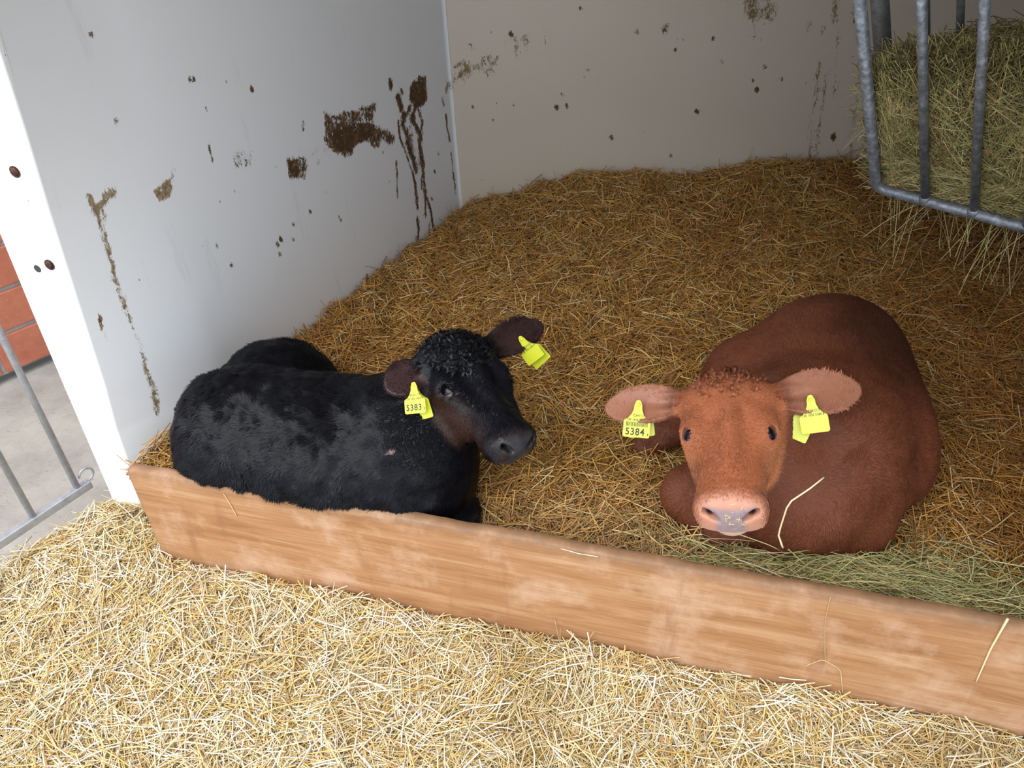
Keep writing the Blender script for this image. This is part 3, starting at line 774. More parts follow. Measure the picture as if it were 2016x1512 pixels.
# ---------------------------------------------------------------- coats: colour, skin (no fur) and fur length at points
def sm(x, a, b): t = np.clip((x - a)/(b - a), 0, 1); return t*t*(3 - 2*t)
def ear_local(q, e):
    B, T, N, hw = e; B = np.array(B); T = np.array(T); L = np.linalg.norm(T - B); R = frame(T - B, N); p = (q - B) @ R.T
    return p/np.array([hw, L, .01]), R
def coat(P, H_, F_, ears, pal, mz):
    q = (P - H_) @ F_.T
    col = np.tile(np.array(pal['body']), (len(P), 1)); n = fbm(P, 9, 4, 31)[:, None]; col = col*(1 + .16*n)
    if pal['kind'] == 'brown':
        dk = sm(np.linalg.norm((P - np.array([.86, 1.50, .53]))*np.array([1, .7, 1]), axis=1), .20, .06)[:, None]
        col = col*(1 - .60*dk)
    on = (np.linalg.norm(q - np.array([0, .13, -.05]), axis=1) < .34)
    hd = (on & (q[:, 1] > -.02) & (np.abs(q[:, 0]) < .11) & (q[:, 2] > -.17)).astype(float)
    hd *= sm(q[:, 1], -.03, .06)
    near = hd > 0
    if near.any(): hd[near] *= sm(head_sdf(q[near].astype(f32), [], mz), .022, .006)
    col = col*(1 - hd[:, None]) + np.array(pal['face'])*(1 + .10*n)*hd[:, None]
    ax = np.abs(q[:, 0])
    ck = hd*sm(ax, .025, .065)*sm(q[:, 1], .06, .13)*sm(q[:, 1], .30, .20)*sm(q[:, 2], .0, -.06)
    col = col*(1 - ck[:, None]) + np.array(pal['cheek'])*ck[:, None]
    qs = q.copy(); t = sm(q[:, 1], .13, .26); qs[:, 0] *= 1 + mz*t; ax = np.abs(qs[:, 0])
    mu = on*sm(q[:, 1], .262, .292)*sm(ax, .075, .045)
    col = col*(1 - mu[:, None]) + np.array(pal['muzzle'])*mu[:, None]
    # planum: bare wet skin between the nostrils down to the lip
    w_ = .022 + .020*sm(q[:, 2], -.045, -.022)
    pl = on*sm(q[:, 1], .280, .292)*sm(ax, w_ + .009, w_ - .004)*sm(q[:, 2], -.012, -.024)*sm(q[:, 2], -.084, -.078)
    col = col*(1 - pl[:, None]) + np.array(pal['pad'])*(1 + .25*fbm(P, 160, 3, 8)[:, None])*pl[:, None]
    lp = on*sm(q[:, 1], .262, .285)*sm(q[:, 2], -.083, -.090)
    col = col*(1 - lp[:, None]) + np.array(pal['lip'])*lp[:, None]
    skin = np.maximum(pl, lp*.5); skin = np.maximum(skin, on*sm(q[:, 1], .275, .290)*sm(ax, .060, .045)*.8)
    # nostril hollows
    for s in (1, -1):
        dn = np.linalg.norm((qs - np.array([s*.0315, .292, -.033]))/np.array([.0165, .012, .010]), axis=1); k = on*sm(dn, 1.0, .55)
        col = col*(1 - k[:, None]) + np.array(pal['hollow'])*k[:, None]; skin = np.maximum(skin, k)
        # eyelids
        de = np.linalg.norm(q - (EYE*np.array([s, 1, 1])), axis=1); k = on*sm(de, .0235, .0195)
        col = col*(1 - k[:, None]) + np.array(pal['lid'])*k[:, None]; skin = np.maximum(skin, k)
    if pal['kind'] == 'black':
        k = sm(np.linalg.norm((P - SCAR)*np.array([1, 1, .8]) + .002*fbm(P, 120, 2, 9)[:, None], axis=1), .010, .005)
        col = col*(1 - k[:, None]) + np.array((.20, .115, .10))*k[:, None]; skin = np.maximum(skin, k)
    for e in ears:
        u, R = ear_local(q, e)
        inn = 1.0*on*(u[:, 1] > .05)*(u[:, 1] < 1.08)*(np.abs(u[:, 0]) < 1.3)
        nr = inn > 0
        if nr.any(): inn[nr] *= sm(ear_sdf(q[nr].astype(f32), np.full(int(nr.sum()), 1e3, f32), e), .009, .004)
        k = inn*.85*sm(u[:, 1], .12, .35)
        col = col*(1 - k[:, None]) + np.array(pal['ear'])*k[:, None]
        skin = np.maximum(skin, inn*sm(u[:, 1], .1, .3)*sm(np.abs(u[:, 0]), .9, .55)*.75)
    return np.clip(col, .002, 1), skin
def flow(P, N, H_, F_, back, up_mix=.25):
    """combing direction on the skin"""
    q = (P - H_) @ F_.T
    hd = sm(np.linalg.norm(q - np.array([0, .12, -.04]), axis=1), .26, .17)[:, None]
    w0 = np.array([0, .10, .02]); dv = (q - w0); dv = dv/np.maximum(np.linalg.norm(dv, axis=1, keepdims=True), 1e-6)
    dv[:, 1] = np.where(q[:, 1] > .12, dv[:, 1]*.6 - .1, dv[:, 1])
    fh = dv @ F_
    fb = np.array(back)[None] + np.array([0, 0, -.65])*(.4 + np.clip(1 - N[:, 2:3], 0, 1))
    f = fb*(1 - hd) + fh*hd
    f = f + .55*np.stack([fbm(P, 16, 3, 41), fbm(P, 16, 3, 42), fbm(P, 16, 3, 43)], -1)
    f = f - N*(f*N).sum(1, keepdims=True)
    return f/np.maximum(np.linalg.norm(f, axis=1, keepdims=True), 1e-6)
def vnormals(V, F):
    n = np.zeros_like(V, dtype=float); c = np.cross(V[F[:, 2]] - V[F[:, 0]], V[F[:, 3]] - V[F[:, 1]])
    for k in range(4):
        for a in range(3): n[:, a] += np.bincount(F[:, k], c[:, a], len(V))
    return n/np.maximum(np.linalg.norm(n, axis=1, keepdims=True), 1e-12)
def fur(V, F, N, skinf, H_, F_, ears, pal, mz, back, count, length, seed, wid=.0009, curl=1.0):
    r = np.random.default_rng(seed)
    c = np.cross(V[F[:, 2]] - V[F[:, 0]], V[F[:, 3]] - V[F[:, 1]]); A = np.linalg.norm(c, axis=1)
    # only where the photo side (or a step beside it) can see
    ctr = V[F].mean(1); vis = ((CC - ctr)*N[F[:, 0]]).sum(1)/np.linalg.norm(CC - ctr, axis=1)
    A = A*(vis > -.45)*(ctr[:, 2] > .2)
    i = r.choice(len(F), count, p=A/A.sum()); uv = r.random((count, 2))
    a, b, c_, d = (V[F[i, k]] for k in range(4)); u, v = uv[:, :1], uv[:, 1:]
    P = (a*(1-u) + b*u)*(1-v) + (d*(1-u) + c_*u)*v
    n = N[F[i, 0]]; sk = skinf[F[i, 0]]
    keep = r.random(count) > sk*1.25; P, n = P[keep], n[keep]; m = len(P)
    f = flow(P, n, H_, F_, back)
    q = (P - H_) @ F_.T; hd = sm(np.linalg.norm(q - np.array([0, .12, -.04]), axis=1), .30, .20)
    ln = length*(1 - .50*hd)*(.6 + .8*r.random(m))
    cl = fbm(P, 34, 3, 77)[:, None]
    jit = r.normal(0, .18, (m, 3)); f = f + jit*1.0 + np.cross(n, f)*cl*(1.3 if pal['kind'] == 'black' else .7)*curl; f = f - n*(f*n).sum(1, keepdims=True); f /= np.linalg.norm(f, axis=1, keepdims=True)
    lift = (.13 + .16*r.random(m) + (.30 if pal['kind'] == 'black' else .10)*np.abs(cl[:, 0])*curl)[:, None]
    s = np.cross(f, n); s /= np.linalg.norm(s, axis=1, keepdims=True)
    L = ln[:, None]; w_ = (wid*(.7 + .6*r.random(m)))[:, None]
    p0 = P - n*.001; p1 = P + f*L*.5 + n*L*lift*.6; p2 = P + f*L + n*L*lift*.75
    VV = np.stack([p0 - s*w_, p0 + s*w_, p1 - s*w_*.8, p1 + s*w_*.8, p2 - s*w_*.15, p2 + s*w_*.15], 1).reshape(-1, 3)
    b0 = np.arange(m)[:, None]*6
    FF = np.concatenate([b0 + np.array([0, 1, 3, 2]), b0 + np.array([2, 3, 5, 4])])
    col, _ = coat(P, H_, F_, ears, pal, mz)
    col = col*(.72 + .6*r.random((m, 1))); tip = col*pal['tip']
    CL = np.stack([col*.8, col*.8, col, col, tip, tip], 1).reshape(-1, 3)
    return VV, FF, CL
def coat_mat(name, rough, sheen, spec=.5):
    M = NM(name, rough, spec=spec); M.color(M.attr('col'))
    g = M.attr('skin', 'Fac'); M.rough(M.math('SUBTRACT', rough, M.math('MULTIPLY', g, rough - .26)))
    M.b.inputs['Sheen Weight'].default_value = sheen; M.b.inputs['Sheen Roughness'].default_value = .4
    M.bump(M.noise(M.pos(), 240, 3, .7), .35, .0015); return M.m
def fur_mat(name, rough, spec):
    M = NM(name, rough, spec=spec); M.color(M.attr('col')); return M.m
BROWN = dict(kind='brown', body=(.135, .038, .016), face=(.345, .105, .042), cheek=(.39, .140, .055), muzzle=(.48, .215, .135), pad=(.25, .18, .19), lip=(.55, .34, .25), hollow=(.035, .012, .012), lid=(.26, .12, .10), ear=(.33, .130, .072), tip=1.2)
BLACK = dict(kind='black', body=(.0042, .0042, .0060), face=(.0055, .0055, .0080), cheek=(.030, .0125, .0075), muzzle=(.024, .019, .020), pad=(.030, .031, .036), lip=(.045, .036, .036), hollow=(.003, .003, .003), lid=(.035, .022, .020), ear=(.045, .021, .021), tip=1.3)
RES = .0032
def eye_mat(name, iris, sc=1.0):
    M = NM(name, .10, spec=.35)
    t = M.node('ShaderNodeTexCoord').outputs['Object']; z = M.node('ShaderNodeSeparateXYZ', {'Vector': t}).outputs['Z']
    M.color(M.ramp(M.math('DIVIDE', z, EYER), [(0.50, (.50*sc, .40*sc, .38*sc)), (.62, (.50*sc, .38*sc, .37*sc)), (.66, iris), (.78, iris), (.84, (.004, .004, .008))])); 
    return M.m
def make_calf(name, label, sdf, lo, hi, H_, F_, ears, pal, mz, back, nfur, length, seed, gaze, disp, crop):
    Vc, Fc = surface(sdf, lo, hi, RES); N = vnormals(Vc, Fc)
    if (N*(Vc - Vc.mean(0))).sum() < 0: Fc = Fc[:, ::-1]; N = -N
    q = (Vc - H_) @ F_.T; body = sm(np.linalg.norm(q - np.array([0, .12, -.04]), axis=1), .22, .34)
    st = fbm(Vc*np.array([1.6, 1.6, .8]), 22, 3, seed + 1); Vc = Vc + N*(disp*st*body)[:, None]
    N = vnormals(Vc, Fc)
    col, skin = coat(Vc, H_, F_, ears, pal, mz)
    root = empty(name, (float(Vc[:, 0].mean()), float(Vc[:, 1].mean()), .2)); tag(root, label, 'calf')
    me = mesh_np('body', Vc, Fc); set_col(me, col); set_float(me, skin, 'skin')
    link('body', me, coat_mat(pal['kind'] + '_coat', .62 if pal['kind'] == 'brown' else .48, .25 if pal['kind'] == 'brown' else .0, .35 if pal['kind'] == 'brown' else .3), root, True)
    FV, FF, FC = fur(Vc, Fc, N, skin, H_, F_, ears, pal, mz, back, nfur, length, seed)
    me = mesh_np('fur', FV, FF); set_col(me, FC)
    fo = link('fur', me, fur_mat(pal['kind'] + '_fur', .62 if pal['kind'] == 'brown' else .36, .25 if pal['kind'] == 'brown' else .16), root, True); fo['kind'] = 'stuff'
    # curls on the poll
    r = np.random.default_rng(seed + 5); VV = []; FF = []; CL = []
    cand = np.nonzero((np.linalg.norm((q - np.array(crop[0]))/np.array(crop[1]), axis=1) < 1) & (N @ F_[2] > -.2))[0]
    for i in r.choice(cand, crop[2]):
        p, n = Vc[i], N[i]; f = flow(p[None], n[None], H_, F_, back)[0]; s = np.cross(f, n); turns = r.uniform(.6, 1.5); R_ = r.uniform(.003, .0055)*crop[3]; L = r.uniform(.010, .024)*crop[3]; m = 10
        f = nrm(f + s*r.normal(0, .6)); s = np.cross(f, n); ph = r.uniform(0, 6.28)
        for strand in range(6):
            o = (s*r.normal() + f*r.normal())*.0013; b0 = len(VV); tt = np.linspace(0, 1, m)
            for t in tt:
                a = ph + turns*2*math.pi*t; rad = R_*(.35 + .65*t)
                c = p + o + f*(L*t) + n*(.0015 + .5*L*t*(1-.5*t) + rad*math.sin(a)) + s*(rad*math.cos(a)); w_ = .0009*(1 - .7*t)
                wd = nrm(np.cross(f*.4 + n*math.cos(a) - s*math.sin(a), n + .3*f)); VV += [c - wd*w_, c + wd*w_]
                k = coat(p[None], H_, F_, ears, pal, mz)[0][0] if t == 0 and strand == 0 else k
                CL += [k*(.8 + .5*t)]*2
            FF += [[b0+2*j, b0+2*j+1, b0+2*j+3, b0+2*j+2] for j in range(m-1)]
    me = mesh_np('poll_curls', np.array(VV), np.array(FF)); set_col(me, np.array(CL)); cu = link('poll_curls', me, fur_mat(pal['kind'] + '_curls', .5, .45), root, True)
    for s, gz in zip((-1, 1), gaze):
        me = bpy.data.meshes.new('eye'); bm = bmesh.new(); bmesh.ops.create_uvsphere(bm, u_segments=32, v_segments=24, radius=EYER); bm.to_mesh(me); bm.free()
        o = link('eye', me, eye_mat(pal['kind'] + '_eye', (.010, .007, .010) if pal['kind'] == 'brown' else (.012, .007, .006), 1.0 if pal['kind'] == 'brown' else .35), root, True)
        c = toW(H_, F_, EYE*[s, 1, 1]); g = nrm(nrm(EYEN*[s, 1, 1])@F_ + np.array(gz)@F_)
        o.parent = root; o.matrix_parent_inverse = Matrix.Identity(4)
        o.location = Vector(c.tolist()) - root.location; o.rotation_euler = Vector(g.tolist()).to_track_quat('Z', 'Y').to_euler()
    return root, Vc, N
SCAR = atd(773, 886, march(773, 886, black_sdf) or 1.6)
NB = int(170000*FURK)
brown, BV, BN = make_calf('brown_calf', 'reddish brown calf lying in the straw facing the camera, yellow tags in both ears', brown_sdf, (.15, .80, .16), (1.08, 1.95, .85),
    BH, BHF, B_EARS, BROWN, 0.0, (.12, 1.0, -.25), NB, .011, 51, ((-.50, 0, -.1), (-.05, 0, -.1)), .0012, ((0, .02, -.005), (.06, .05, .05), 110, 1.0))
black, KV, KN = make_calf('black_calf', 'black curly-headed calf lying behind the board with its head turned right, yellow ear tags', black_sdf, (-.90, 1.08, .14), (.20, 1.90, .85),
    KH, KHF, K_EARS, BLACK, .17, (-1.0, .22, -.25), NB, .017, 52, ((0, 0, 0), (.1, -.22, 0)), .0042, ((0, .03, -.005), (.078, .085, .06), 420, 1.15))
# ---------------------------------------------------------------- ear tags with their printing
MTAG = NM('yellow_tag', .35, spec=.5).color((.60, .63, .025)); MTAG.b.inputs['Subsurface Weight'].default_value = 0.0; MTAG = MTAG.m
MINK = NM('black_print', .6).color((.02, .022, .02)).m
MFAINT = NM('faint_print', .6).color((.50, .50, .10)).m
def text_mesh(s, size, wid=1.0):
    cu = bpy.data.curves.new('print', 'FONT'); cu.body = s; cu.size = size; cu.align_x = 'CENTER'; cu.space_character = 1.15; cu.offset = size*.018
    o = bpy.data.objects.new('tmp', cu); COL.objects.link(o); dg = bpy.context.evaluated_depsgraph_get(); dg.update()
    me = bpy.data.meshes.new_from_object(o.evaluated_get(dg)); bpy.data.objects.remove(o)
    V_ = np.array([(v.co.x*wid, v.co.y) for v in me.vertices]); F_ = [list(p.vertices) for p in me.polygons]
    return V_, F_
def tag_outline(W_=.055, H_=.068, front=True):
    w = W_/2
    half = [(.0055, .0055), (.0080, -.0005), (.0088, -.010), (.0125, -.020), (.0190, -.0285), (.0262, -.0330), (.0275, -.0365)] if front else \
           [(.0055, .0055), (.0080, -.0005), (.0088, -.010), (.0120, -.022), (.0185, -.032), (.0262, -.0385), (.0275, -.042)]
    h = -H_
    half += [(w, h + .004), (w - .0012, h + .0012), (w - .004, h)]
    top = [(.0055*math.cos(a), .0055 + .0055*math.sin(a)*.8) for a in np.linspace(math.pi/2, 0, 6)][:-1]
    R_ = top + half
    return R_ + [(-x, y) for x, y in R_[::-1] if x > 1e-6]
def smooth_outline(p): return p
def make_tag(parent, sdf, pinpx, rot, yaw, tilt, back, big, small, code, barcode, sc=1.0, lift=.006, blift=-.012, back_h=.068, faint=1.0):
    d = march(*pinpx, sdf); d = d if d else 1.5
    c0 = atd(*pinpx, d); vd = nrm(CC - c0)
    right = nrm(np.cross((0, 0, 1.0), vd)); upv = np.cross(vd, right)
    def basis(rt, yw, tl):
        r = right*math.cos(rt) + upv*math.sin(rt); u = np.cross(vd, r)
        n = nrm(vd*math.cos(yw) + r*math.sin(yw)); r = nrm(np.cross(u, n)); n2 = nrm(n*math.cos(tl) + u*math.sin(tl)); u = np.cross(n2, r)
        return r, u, n2
    def plate(name, c, bs, front, par, H_=.068):
        r, u, n = bs; o2 = tag_outline(front=front, H_=H_); V_ = [c + (r*x + u*y)*sc for x, y in o2]
        mb = MB(); mb.prism(V_, n*.0016); o = mb.build(name, MTAG, par, bevel=.0004); return o
    bs = basis(rot, yaw, tilt); c = c0 + vd*lift
    fr = plate('ear_tag', c, bs, True, parent)
    bb = basis(*back); plate('back_plate', c0 + vd*blift, bb, False, fr, back_h)
    r, u, n = bs
    mb = MB(); V_, F_ = disc(c + n*.0016*sc, n, .0042*sc, .0022); mb.add(V_, F_); mb.tube([c + n*.001, c0 + vd*blift], .0022, 10); mb.build('pin', MTAG, fr, smooth=True)
    VV = []; FF = []
    def put(V2, F2, x, y):
        b0 = len(VV)
        for vx, vy in V2: VV.append(c + (r*(vx + x) + u*(vy + y))*sc + n*.0020)
        FF.extend([[i + b0 for i in f] for f in F2])
    def bar(x0, x1, y0, y1): put([(x0, y0), (x1, y0), (x1, y1), (x0, y1)], [[0, 1, 2, 3]], 0, 0)
    put(*text_mesh('CH', .0072, 1.0), -.0035, -.0250)
    for x0, x1, y0, y1 in ((.004, .0135, -.0202, -.0208), (.004, .0135, -.0246, -.0252), (.004, .0046, -.0202, -.0252), (.0129, .0135, -.0202, -.0252), (.006, .0115, -.0223, -.0229)): bar(x0, x1, y1, y0)
    put(*text_mesh(small, .0066, .82), 0, -.0335)
    if barcode:
        x = -.022; k = 0; rr = random.Random(5)
        while x < .021:
            w_ = rr.choice((.0004, .0006, .0010)); bar(x, x + w_, -.0455, -.0362); x += w_ + rr.choice((.0005, .0007, .001))
    if big:
        y = -.0632 if barcode else -.0600
        put(*text_mesh(big, .0205 if barcode else .0215, .86), -.003, y)
        put(*text_mesh(code, .0085, .8), .0238, y)
    me = bpy.data.meshes.new('printing'); me.from_pydata([list(map(float, v)) for v in VV], [], FF); me.update()
    bm = bmesh.new(); bm.from_mesh(me); bmesh.ops.recalc_face_normals(bm, faces=bm.faces); bm.to_mesh(me); bm.free()
    link('printing', me, MINK, fr)
    return fr
R_ = math.radians
make_tag(brown, brown_sdf, (1257, 797), R_(-1), R_(0), R_(4), (R_(10), 0, 0), '5384', '120 1635 5384 6', '6', True, sc=.98, lift=.016, blift=-.010)
make_tag(brown, brown_sdf, (1596, 787), R_(21), R_(-5), R_(6), (R_(-12), 0, R_(4)), None, '120 1635 5384 6', '', False, sc=.94, lift=.016, blift=-.008, back_h=.088)
make_tag(black, black_sdf, (815, 760), R_(-2), R_(-22), R_(6), (R_(8), R_(-25), R_(-2)), '5383', '120 1635 5383 9', '9', False, sc=.86, lift=.014, blift=.004, back_h=.086)
make_tag(black, black_sdf, (1027, 668), R_(35), R_(-20), R_(4), (R_(41), R_(-20), 0), None, '120 1635 5383 9', '', False, sc=.90, lift=.014, blift=.002, back_h=.086)
# ---------------------------------------------------------------- straw and hay
def in_view(P, m=110):
    c = (P - CC) @ CR; x = PW/2 + FPX*c[:, 0]/-c[:, 2]; y = PH/2 - FPX*c[:, 1]/-c[:, 2]
    return (c[:, 2] < -.1) & (x > -m) & (x < PW + m) & (y > -m) & (y < PH + m)
def inside_ok(P, mg=.004):
    p = P[:, :2]
    dl = (p - WA) @ WNL; db = (p - WC) @ WNB; dp = -((p - PL0) @ PN); dr = -((p - FR) @ nrm([WDR[1], -WDR[0]]))
    return (dl > mg) & (db > mg) & (dr > mg) & ((dp > PTH + mg) | ((P[:, 2] > .334) & (dp > -.03)))
def tri_mesh(C3, W_, T, flat=.6):
    """C3 (n,k,3) centre lines, W_ (n,) widths; three-sided stalks"""
    n, k, _ = C3.shape
    t = np.gradient(C3, axis=1); t /= np.maximum(np.linalg.norm(t, axis=2, keepdims=True), 1e-9)
    up = T[:, None, :]*np.ones((1, k, 1)); s = np.cross(t, up); s /= np.maximum(np.linalg.norm(s, axis=2, keepdims=True), 1e-9); u = np.cross(s, t)
    w_ = W_[:, None, None]/2
    V_ = np.stack([C3 - s*w_ - u*w_*flat*.6, C3 + s*w_ - u*w_*flat*.6, C3 + u*w_*flat], 2)   # n,k,3,3
    V_ = V_.reshape(-1, 3); b0 = (np.arange(n)*k*3)[:, None, None]; F = []
    for j in range(k-1):
        for a in range(3):
            c = (a+1) % 3; F.append(np.stack([np.array([j*3+a, j*3+c, (j+1)*3+c, (j+1)*3+a])]*1, 0))
    F = np.concatenate(F)[None] + b0; F = F.reshape(-1, 4)
    return V_, F
def stalks(cx, cy, zf, L, W_, yaw, pit, bend, lift, r, k=3):
    """stalks lying on the height field zf, tilted by pit"""
    n = len(cx); e = .03
    z0 = zf(cx, cy); gx = (zf(cx + e, cy) - zf(cx - e, cy))/(2*e); gy = (zf(cx, cy + e) - zf(cx, cy - e))/(2*e)
    d = np.stack([np.cos(yaw), np.sin(yaw), gx*np.cos(yaw) + gy*np.sin(yaw) + np.tan(pit)], 1); d /= np.linalg.norm(d, axis=1, keepdims=True)
    nn = np.stack([-gx, -gy, np.ones(n)], 1); nn /= np.linalg.norm(nn, axis=1, keepdims=True)
    side = np.cross(nn, d); c = np.stack([cx, cy, z0 + lift], 1)
    t = np.linspace(-1, 1, k)
    C3 = c[:, None] + d[:, None]*(L[:, None, None]*.5*t[None, :, None]) + (side*bend[:, :1] + nn*bend[:, 1:2])[:, None]*(L[:, None, None]*(1 - t[None, :, None]**2))
    T = nn + r.normal(0, .5, (n, 3)); return C3, T/np.linalg.norm(T, axis=1, keepdims=True)
def palette(r, n, cols, probs, var=.16):
    c = np.array(cols)[r.choice(len(cols), n, p=np.array(probs)/sum(probs))]
    return c*(1 + r.normal(0, var, (n, 1)))*(1 + r.normal(0, .04, (n, 3)))
def straw_mat(name, rough=.5, spec=.35):
    M = NM(name, rough, spec=spec); c = M.attr('col')
    M.color(c)
    return M.m
MSTRAW = straw_mat('dry_straw'); MHAY = straw_mat('green_hay', .6, .25)
def calf_clear(C3, margin=.002):
    ok = np.ones(len(C3), bool)
    for sdf, lo, hi in ((brown_sdf, (.15, .8, .1), (1.1, 1.95, .9)), (black_sdf, (-.95, 1.05, .1), (.2, 1.9, .9))):
        near = np.nonzero(((C3[:, 1] > np.array(lo)) & (C3[:, 1] < np.array(hi))).all(1))[0]
        for j in range(C3.shape[1]):
            d = sdf(C3[near, j].astype(f32)); ok[near] &= d > margin
    return ok
def build_stuff(name, parts, mat, label, cat):
    V_, F_, C_, b0 = [], [], [], 0
    for C3, T, W_, col in parts:
        v, f = tri_mesh(C3, W_, T); V_.append(v); F_.append(f + b0); b0 += len(v); C_.append(np.repeat(np.clip(col, .004, .95), C3.shape[1]*3, 0))
    me = mesh_np(name, np.concatenate(V_), np.concatenate(F_)); set_col(me, np.concatenate(C_))
    o = link(name, me, mat); return tag(o, label, cat, kind='stuff')
# shades of straw
PALE, WHT, GOLD, TAN, BRN, DBR = (.74, .60, .36), (.86, .78, .60), (.66, .45, .16), (.52, .34, .13), (.33, .185, .065), (.16, .085, .032)
IGLD, ITAN, IPAL = (.60, .315, .070), (.43, .205, .052), (.74, .50, .20)
r = np.random.default_rng(11)
def scatter(n, x0, x1, y0, y1, ok, view=True):
    X, Y = [], []; tot = 0
    while tot < n:
        x = r.uniform(x0, x1, n); y = r.uniform(y0, y1, n); m = ok(x, y)
        if view: m &= in_view(np.stack([x, y, np.full(len(x), .15)], 1), 330)
        X.append(x[m]); Y.append(y[m]); tot += int(m.sum())
    return np.concatenate(X)[:n], np.concatenate(Y)[:n]
def outside(x, y):
    p = np.stack([x, y], -1); dp = (p - PL0) @ PN
    front = dp > .004
    s_ = (p - PL0) @ PD; gap = (s_ < -.012) & (x > -1.03) & (y < 1.50)
    gate_side = (x < -.98) & (y < 1.62 + .55*(x + 1.0)) 
    edge = y < (1.43 + .77*(x + 1.36)) + .05*fbm(p, 9, 2, 61)          # ragged edge of the litter on the concrete
    return (front & (x > -1.02)) | ((x <= -1.02) & edge) | gap
def inner(x, y): return inside_ok(np.stack([x, y, np.full(len(x), .2)], -1), .002)
# --- outside straw
def outer_parts():
    parts = []
    for n, (l0, l1), (w0, w1), (z0, z1), pitch, k, cols, pr in (
        (int(62000*STRK), (.006, .022), (.0010, .0026), (-.004, .006), .25, 2, [PALE, WHT, GOLD, TAN, BRN], [4, 2, 3, 2, 1]),
        (int(52000*STRK), (.020, .060), (.0012, .0030), (-.004, .012), .20, 2, [PALE, WHT, GOLD, TAN, BRN], [4, 2, 4, 2, 1]),
        (int(13000*STRK), (.045, .130), (.0014, .0040), (.002, .022), .16, 4, [PALE, WHT, GOLD, TAN], [4, 3.6, 3, 1]),
        (int(900*STRK), (.030, .110), (.0016, .0036), (.012, .034), .55, 3, [PALE, WHT, GOLD], [4, 2, 3])):
        x, y = scatter(n, -1.75, 1.7, .30, 1.75, outside); m = len(x); P = np.stack([x, y], 1)
        L = r.uniform(l0, l1, m)*(.7 + .6*r.random(m)); W_ = r.uniform(w0, w1, m)
        yaw = 2.0*fbm(P, 3.2, 2, 71) + r.normal(0, 1.0, m)
        C3, T = stalks(x, y, out_h, L, W_, yaw, r.normal(0, pitch, m), r.normal(0, .05, (m, 2)), r.uniform(z0, z1, m), r, k)
        e = C3[:, [0, -1]]; dp = (e[..., :2] - PL0) @ PN
        sx = (e[..., :2] - PL0) @ PD
        ok = ((dp > .003) | (sx < -.012)).all(1) & (e[..., 2] > -.028).all(1)
        # not through the post
        ok &= ~((np.abs(C3[:, 1, 0] + 1.045) < .022) & (np.abs(C3[:, 1, 1] - 1.53) < .035))
        col = palette(r, m, cols, pr)
        br = sm(fbm(P, 3.5, 3, 81) + .5*np.clip((x - .1)/.9, -.6, .8), .05, .8)[:, None]; col = col*(1 - .45*br) + np.array(GOLD)*.8*.45*br*.8
        parts.append((C3[ok], T[ok], W_[ok], col[ok]))
    return parts
o_out = build_stuff('loose_straw', outer_parts(), MSTRAW, 'pale loose straw scattered on the ground in front of the wooden board', 'straw')
# --- bedding inside
def hay_w(x, y):
    """where green hay covers the bedding"""
    P = np.stack([x, y], -1); dp = -((P - PL0) @ PN)
    a = .85*np.exp(-((x - .70)/.20)**2)*sm(dp, .30, .14) + .55*np.exp(-((x - 1.0)/.20)**2)*sm(dp, .22, .06)
    return np.clip(a + .45*fbm(P, 9, 3, 91)*(a > .1), 0, 1)
def inner_parts():
    parts = []
    for n, (l0, l1), (w0, w1), (z0, z1), pitch, k, cols, pr in (
        (int(60000*STRK), (.012, .035), (.0014, .0030), (-.006, .004), .28, 2, [ITAN, BRN, DBR, IGLD], [3, 4, 2, 2]),
        (int(100000*STRK), (.025, .075), (.0014, .0034), (-.006, .014), .26, 2, [IGLD, ITAN, BRN, IPAL, DBR], [5, 5, 3, 1.2, .8]),
        (int(24000*STRK), (.050, .130), (.0016, .0040), (.002, .026), .22, 4, [IGLD, ITAN, IPAL, PALE, BRN], [5, 3, 2.2, .8, 1]),
        (int(2600*STRK), (.035, .110), (.0016, .0034), (.010, .038), .65, 3, [IGLD, ITAN, IPAL], [3, 3, 1])):
        x, y = scatter(n, -1.05, 2.9, .75, 3.3, inner); m = len(x); P = np.stack([x, y], 1)
        L = r.uniform(l0, l1, m)*(.7 + .6*r.random(m)); W_ = r.uniform(w0, w1, m)
        yaw = 1.6*fbm(P, 3.0, 2, 72) + r.normal(0, 1.0, m)
        C3, T = stalks(x, y, bed_h, L, W_, yaw, r.normal(0, pitch*1.15, m), r.normal(0, .06, (m, 2)), r.uniform(z0, z1, m), r, k)
        ok = np.ones(m, bool)
        for j in range(k): ok &= inside_ok(C3[:, j])
        C3, T, W_, P, x, y = C3[ok], T[ok], W_[ok], P[ok], x[ok], y[ok]; m = len(x)
        ok = calf_clear(C3); ok &= r.random(m) > .8*hay_w(x, y)
        col = palette(r, m, cols, pr)
        # straw browned towards the right to stand in for shade, plus dirtier patches
        shade_dirt = np.clip(sm(x - .25*y, .25, 1.1)*.55 + .35*sm(fbm(P, 2.6, 3, 83), .0, .7), 0, .8)[:, None]
        col = col*(1 - shade_dirt) + col*np.array([.66, .46, .34])*shade_dirt
        fresh = sm(y, 1.5, .9)[:, None]*.35 + .0; fresh *= (x[:, None] < .6)
        col = col*(1 - fresh) + np.array(PALE)*fresh
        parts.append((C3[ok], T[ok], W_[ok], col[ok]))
    return parts
o_bed = build_stuff('straw_bedding', inner_parts(), MSTRAW, 'deep golden brown straw bedding covering the floor of the pen around both calves', 'straw')
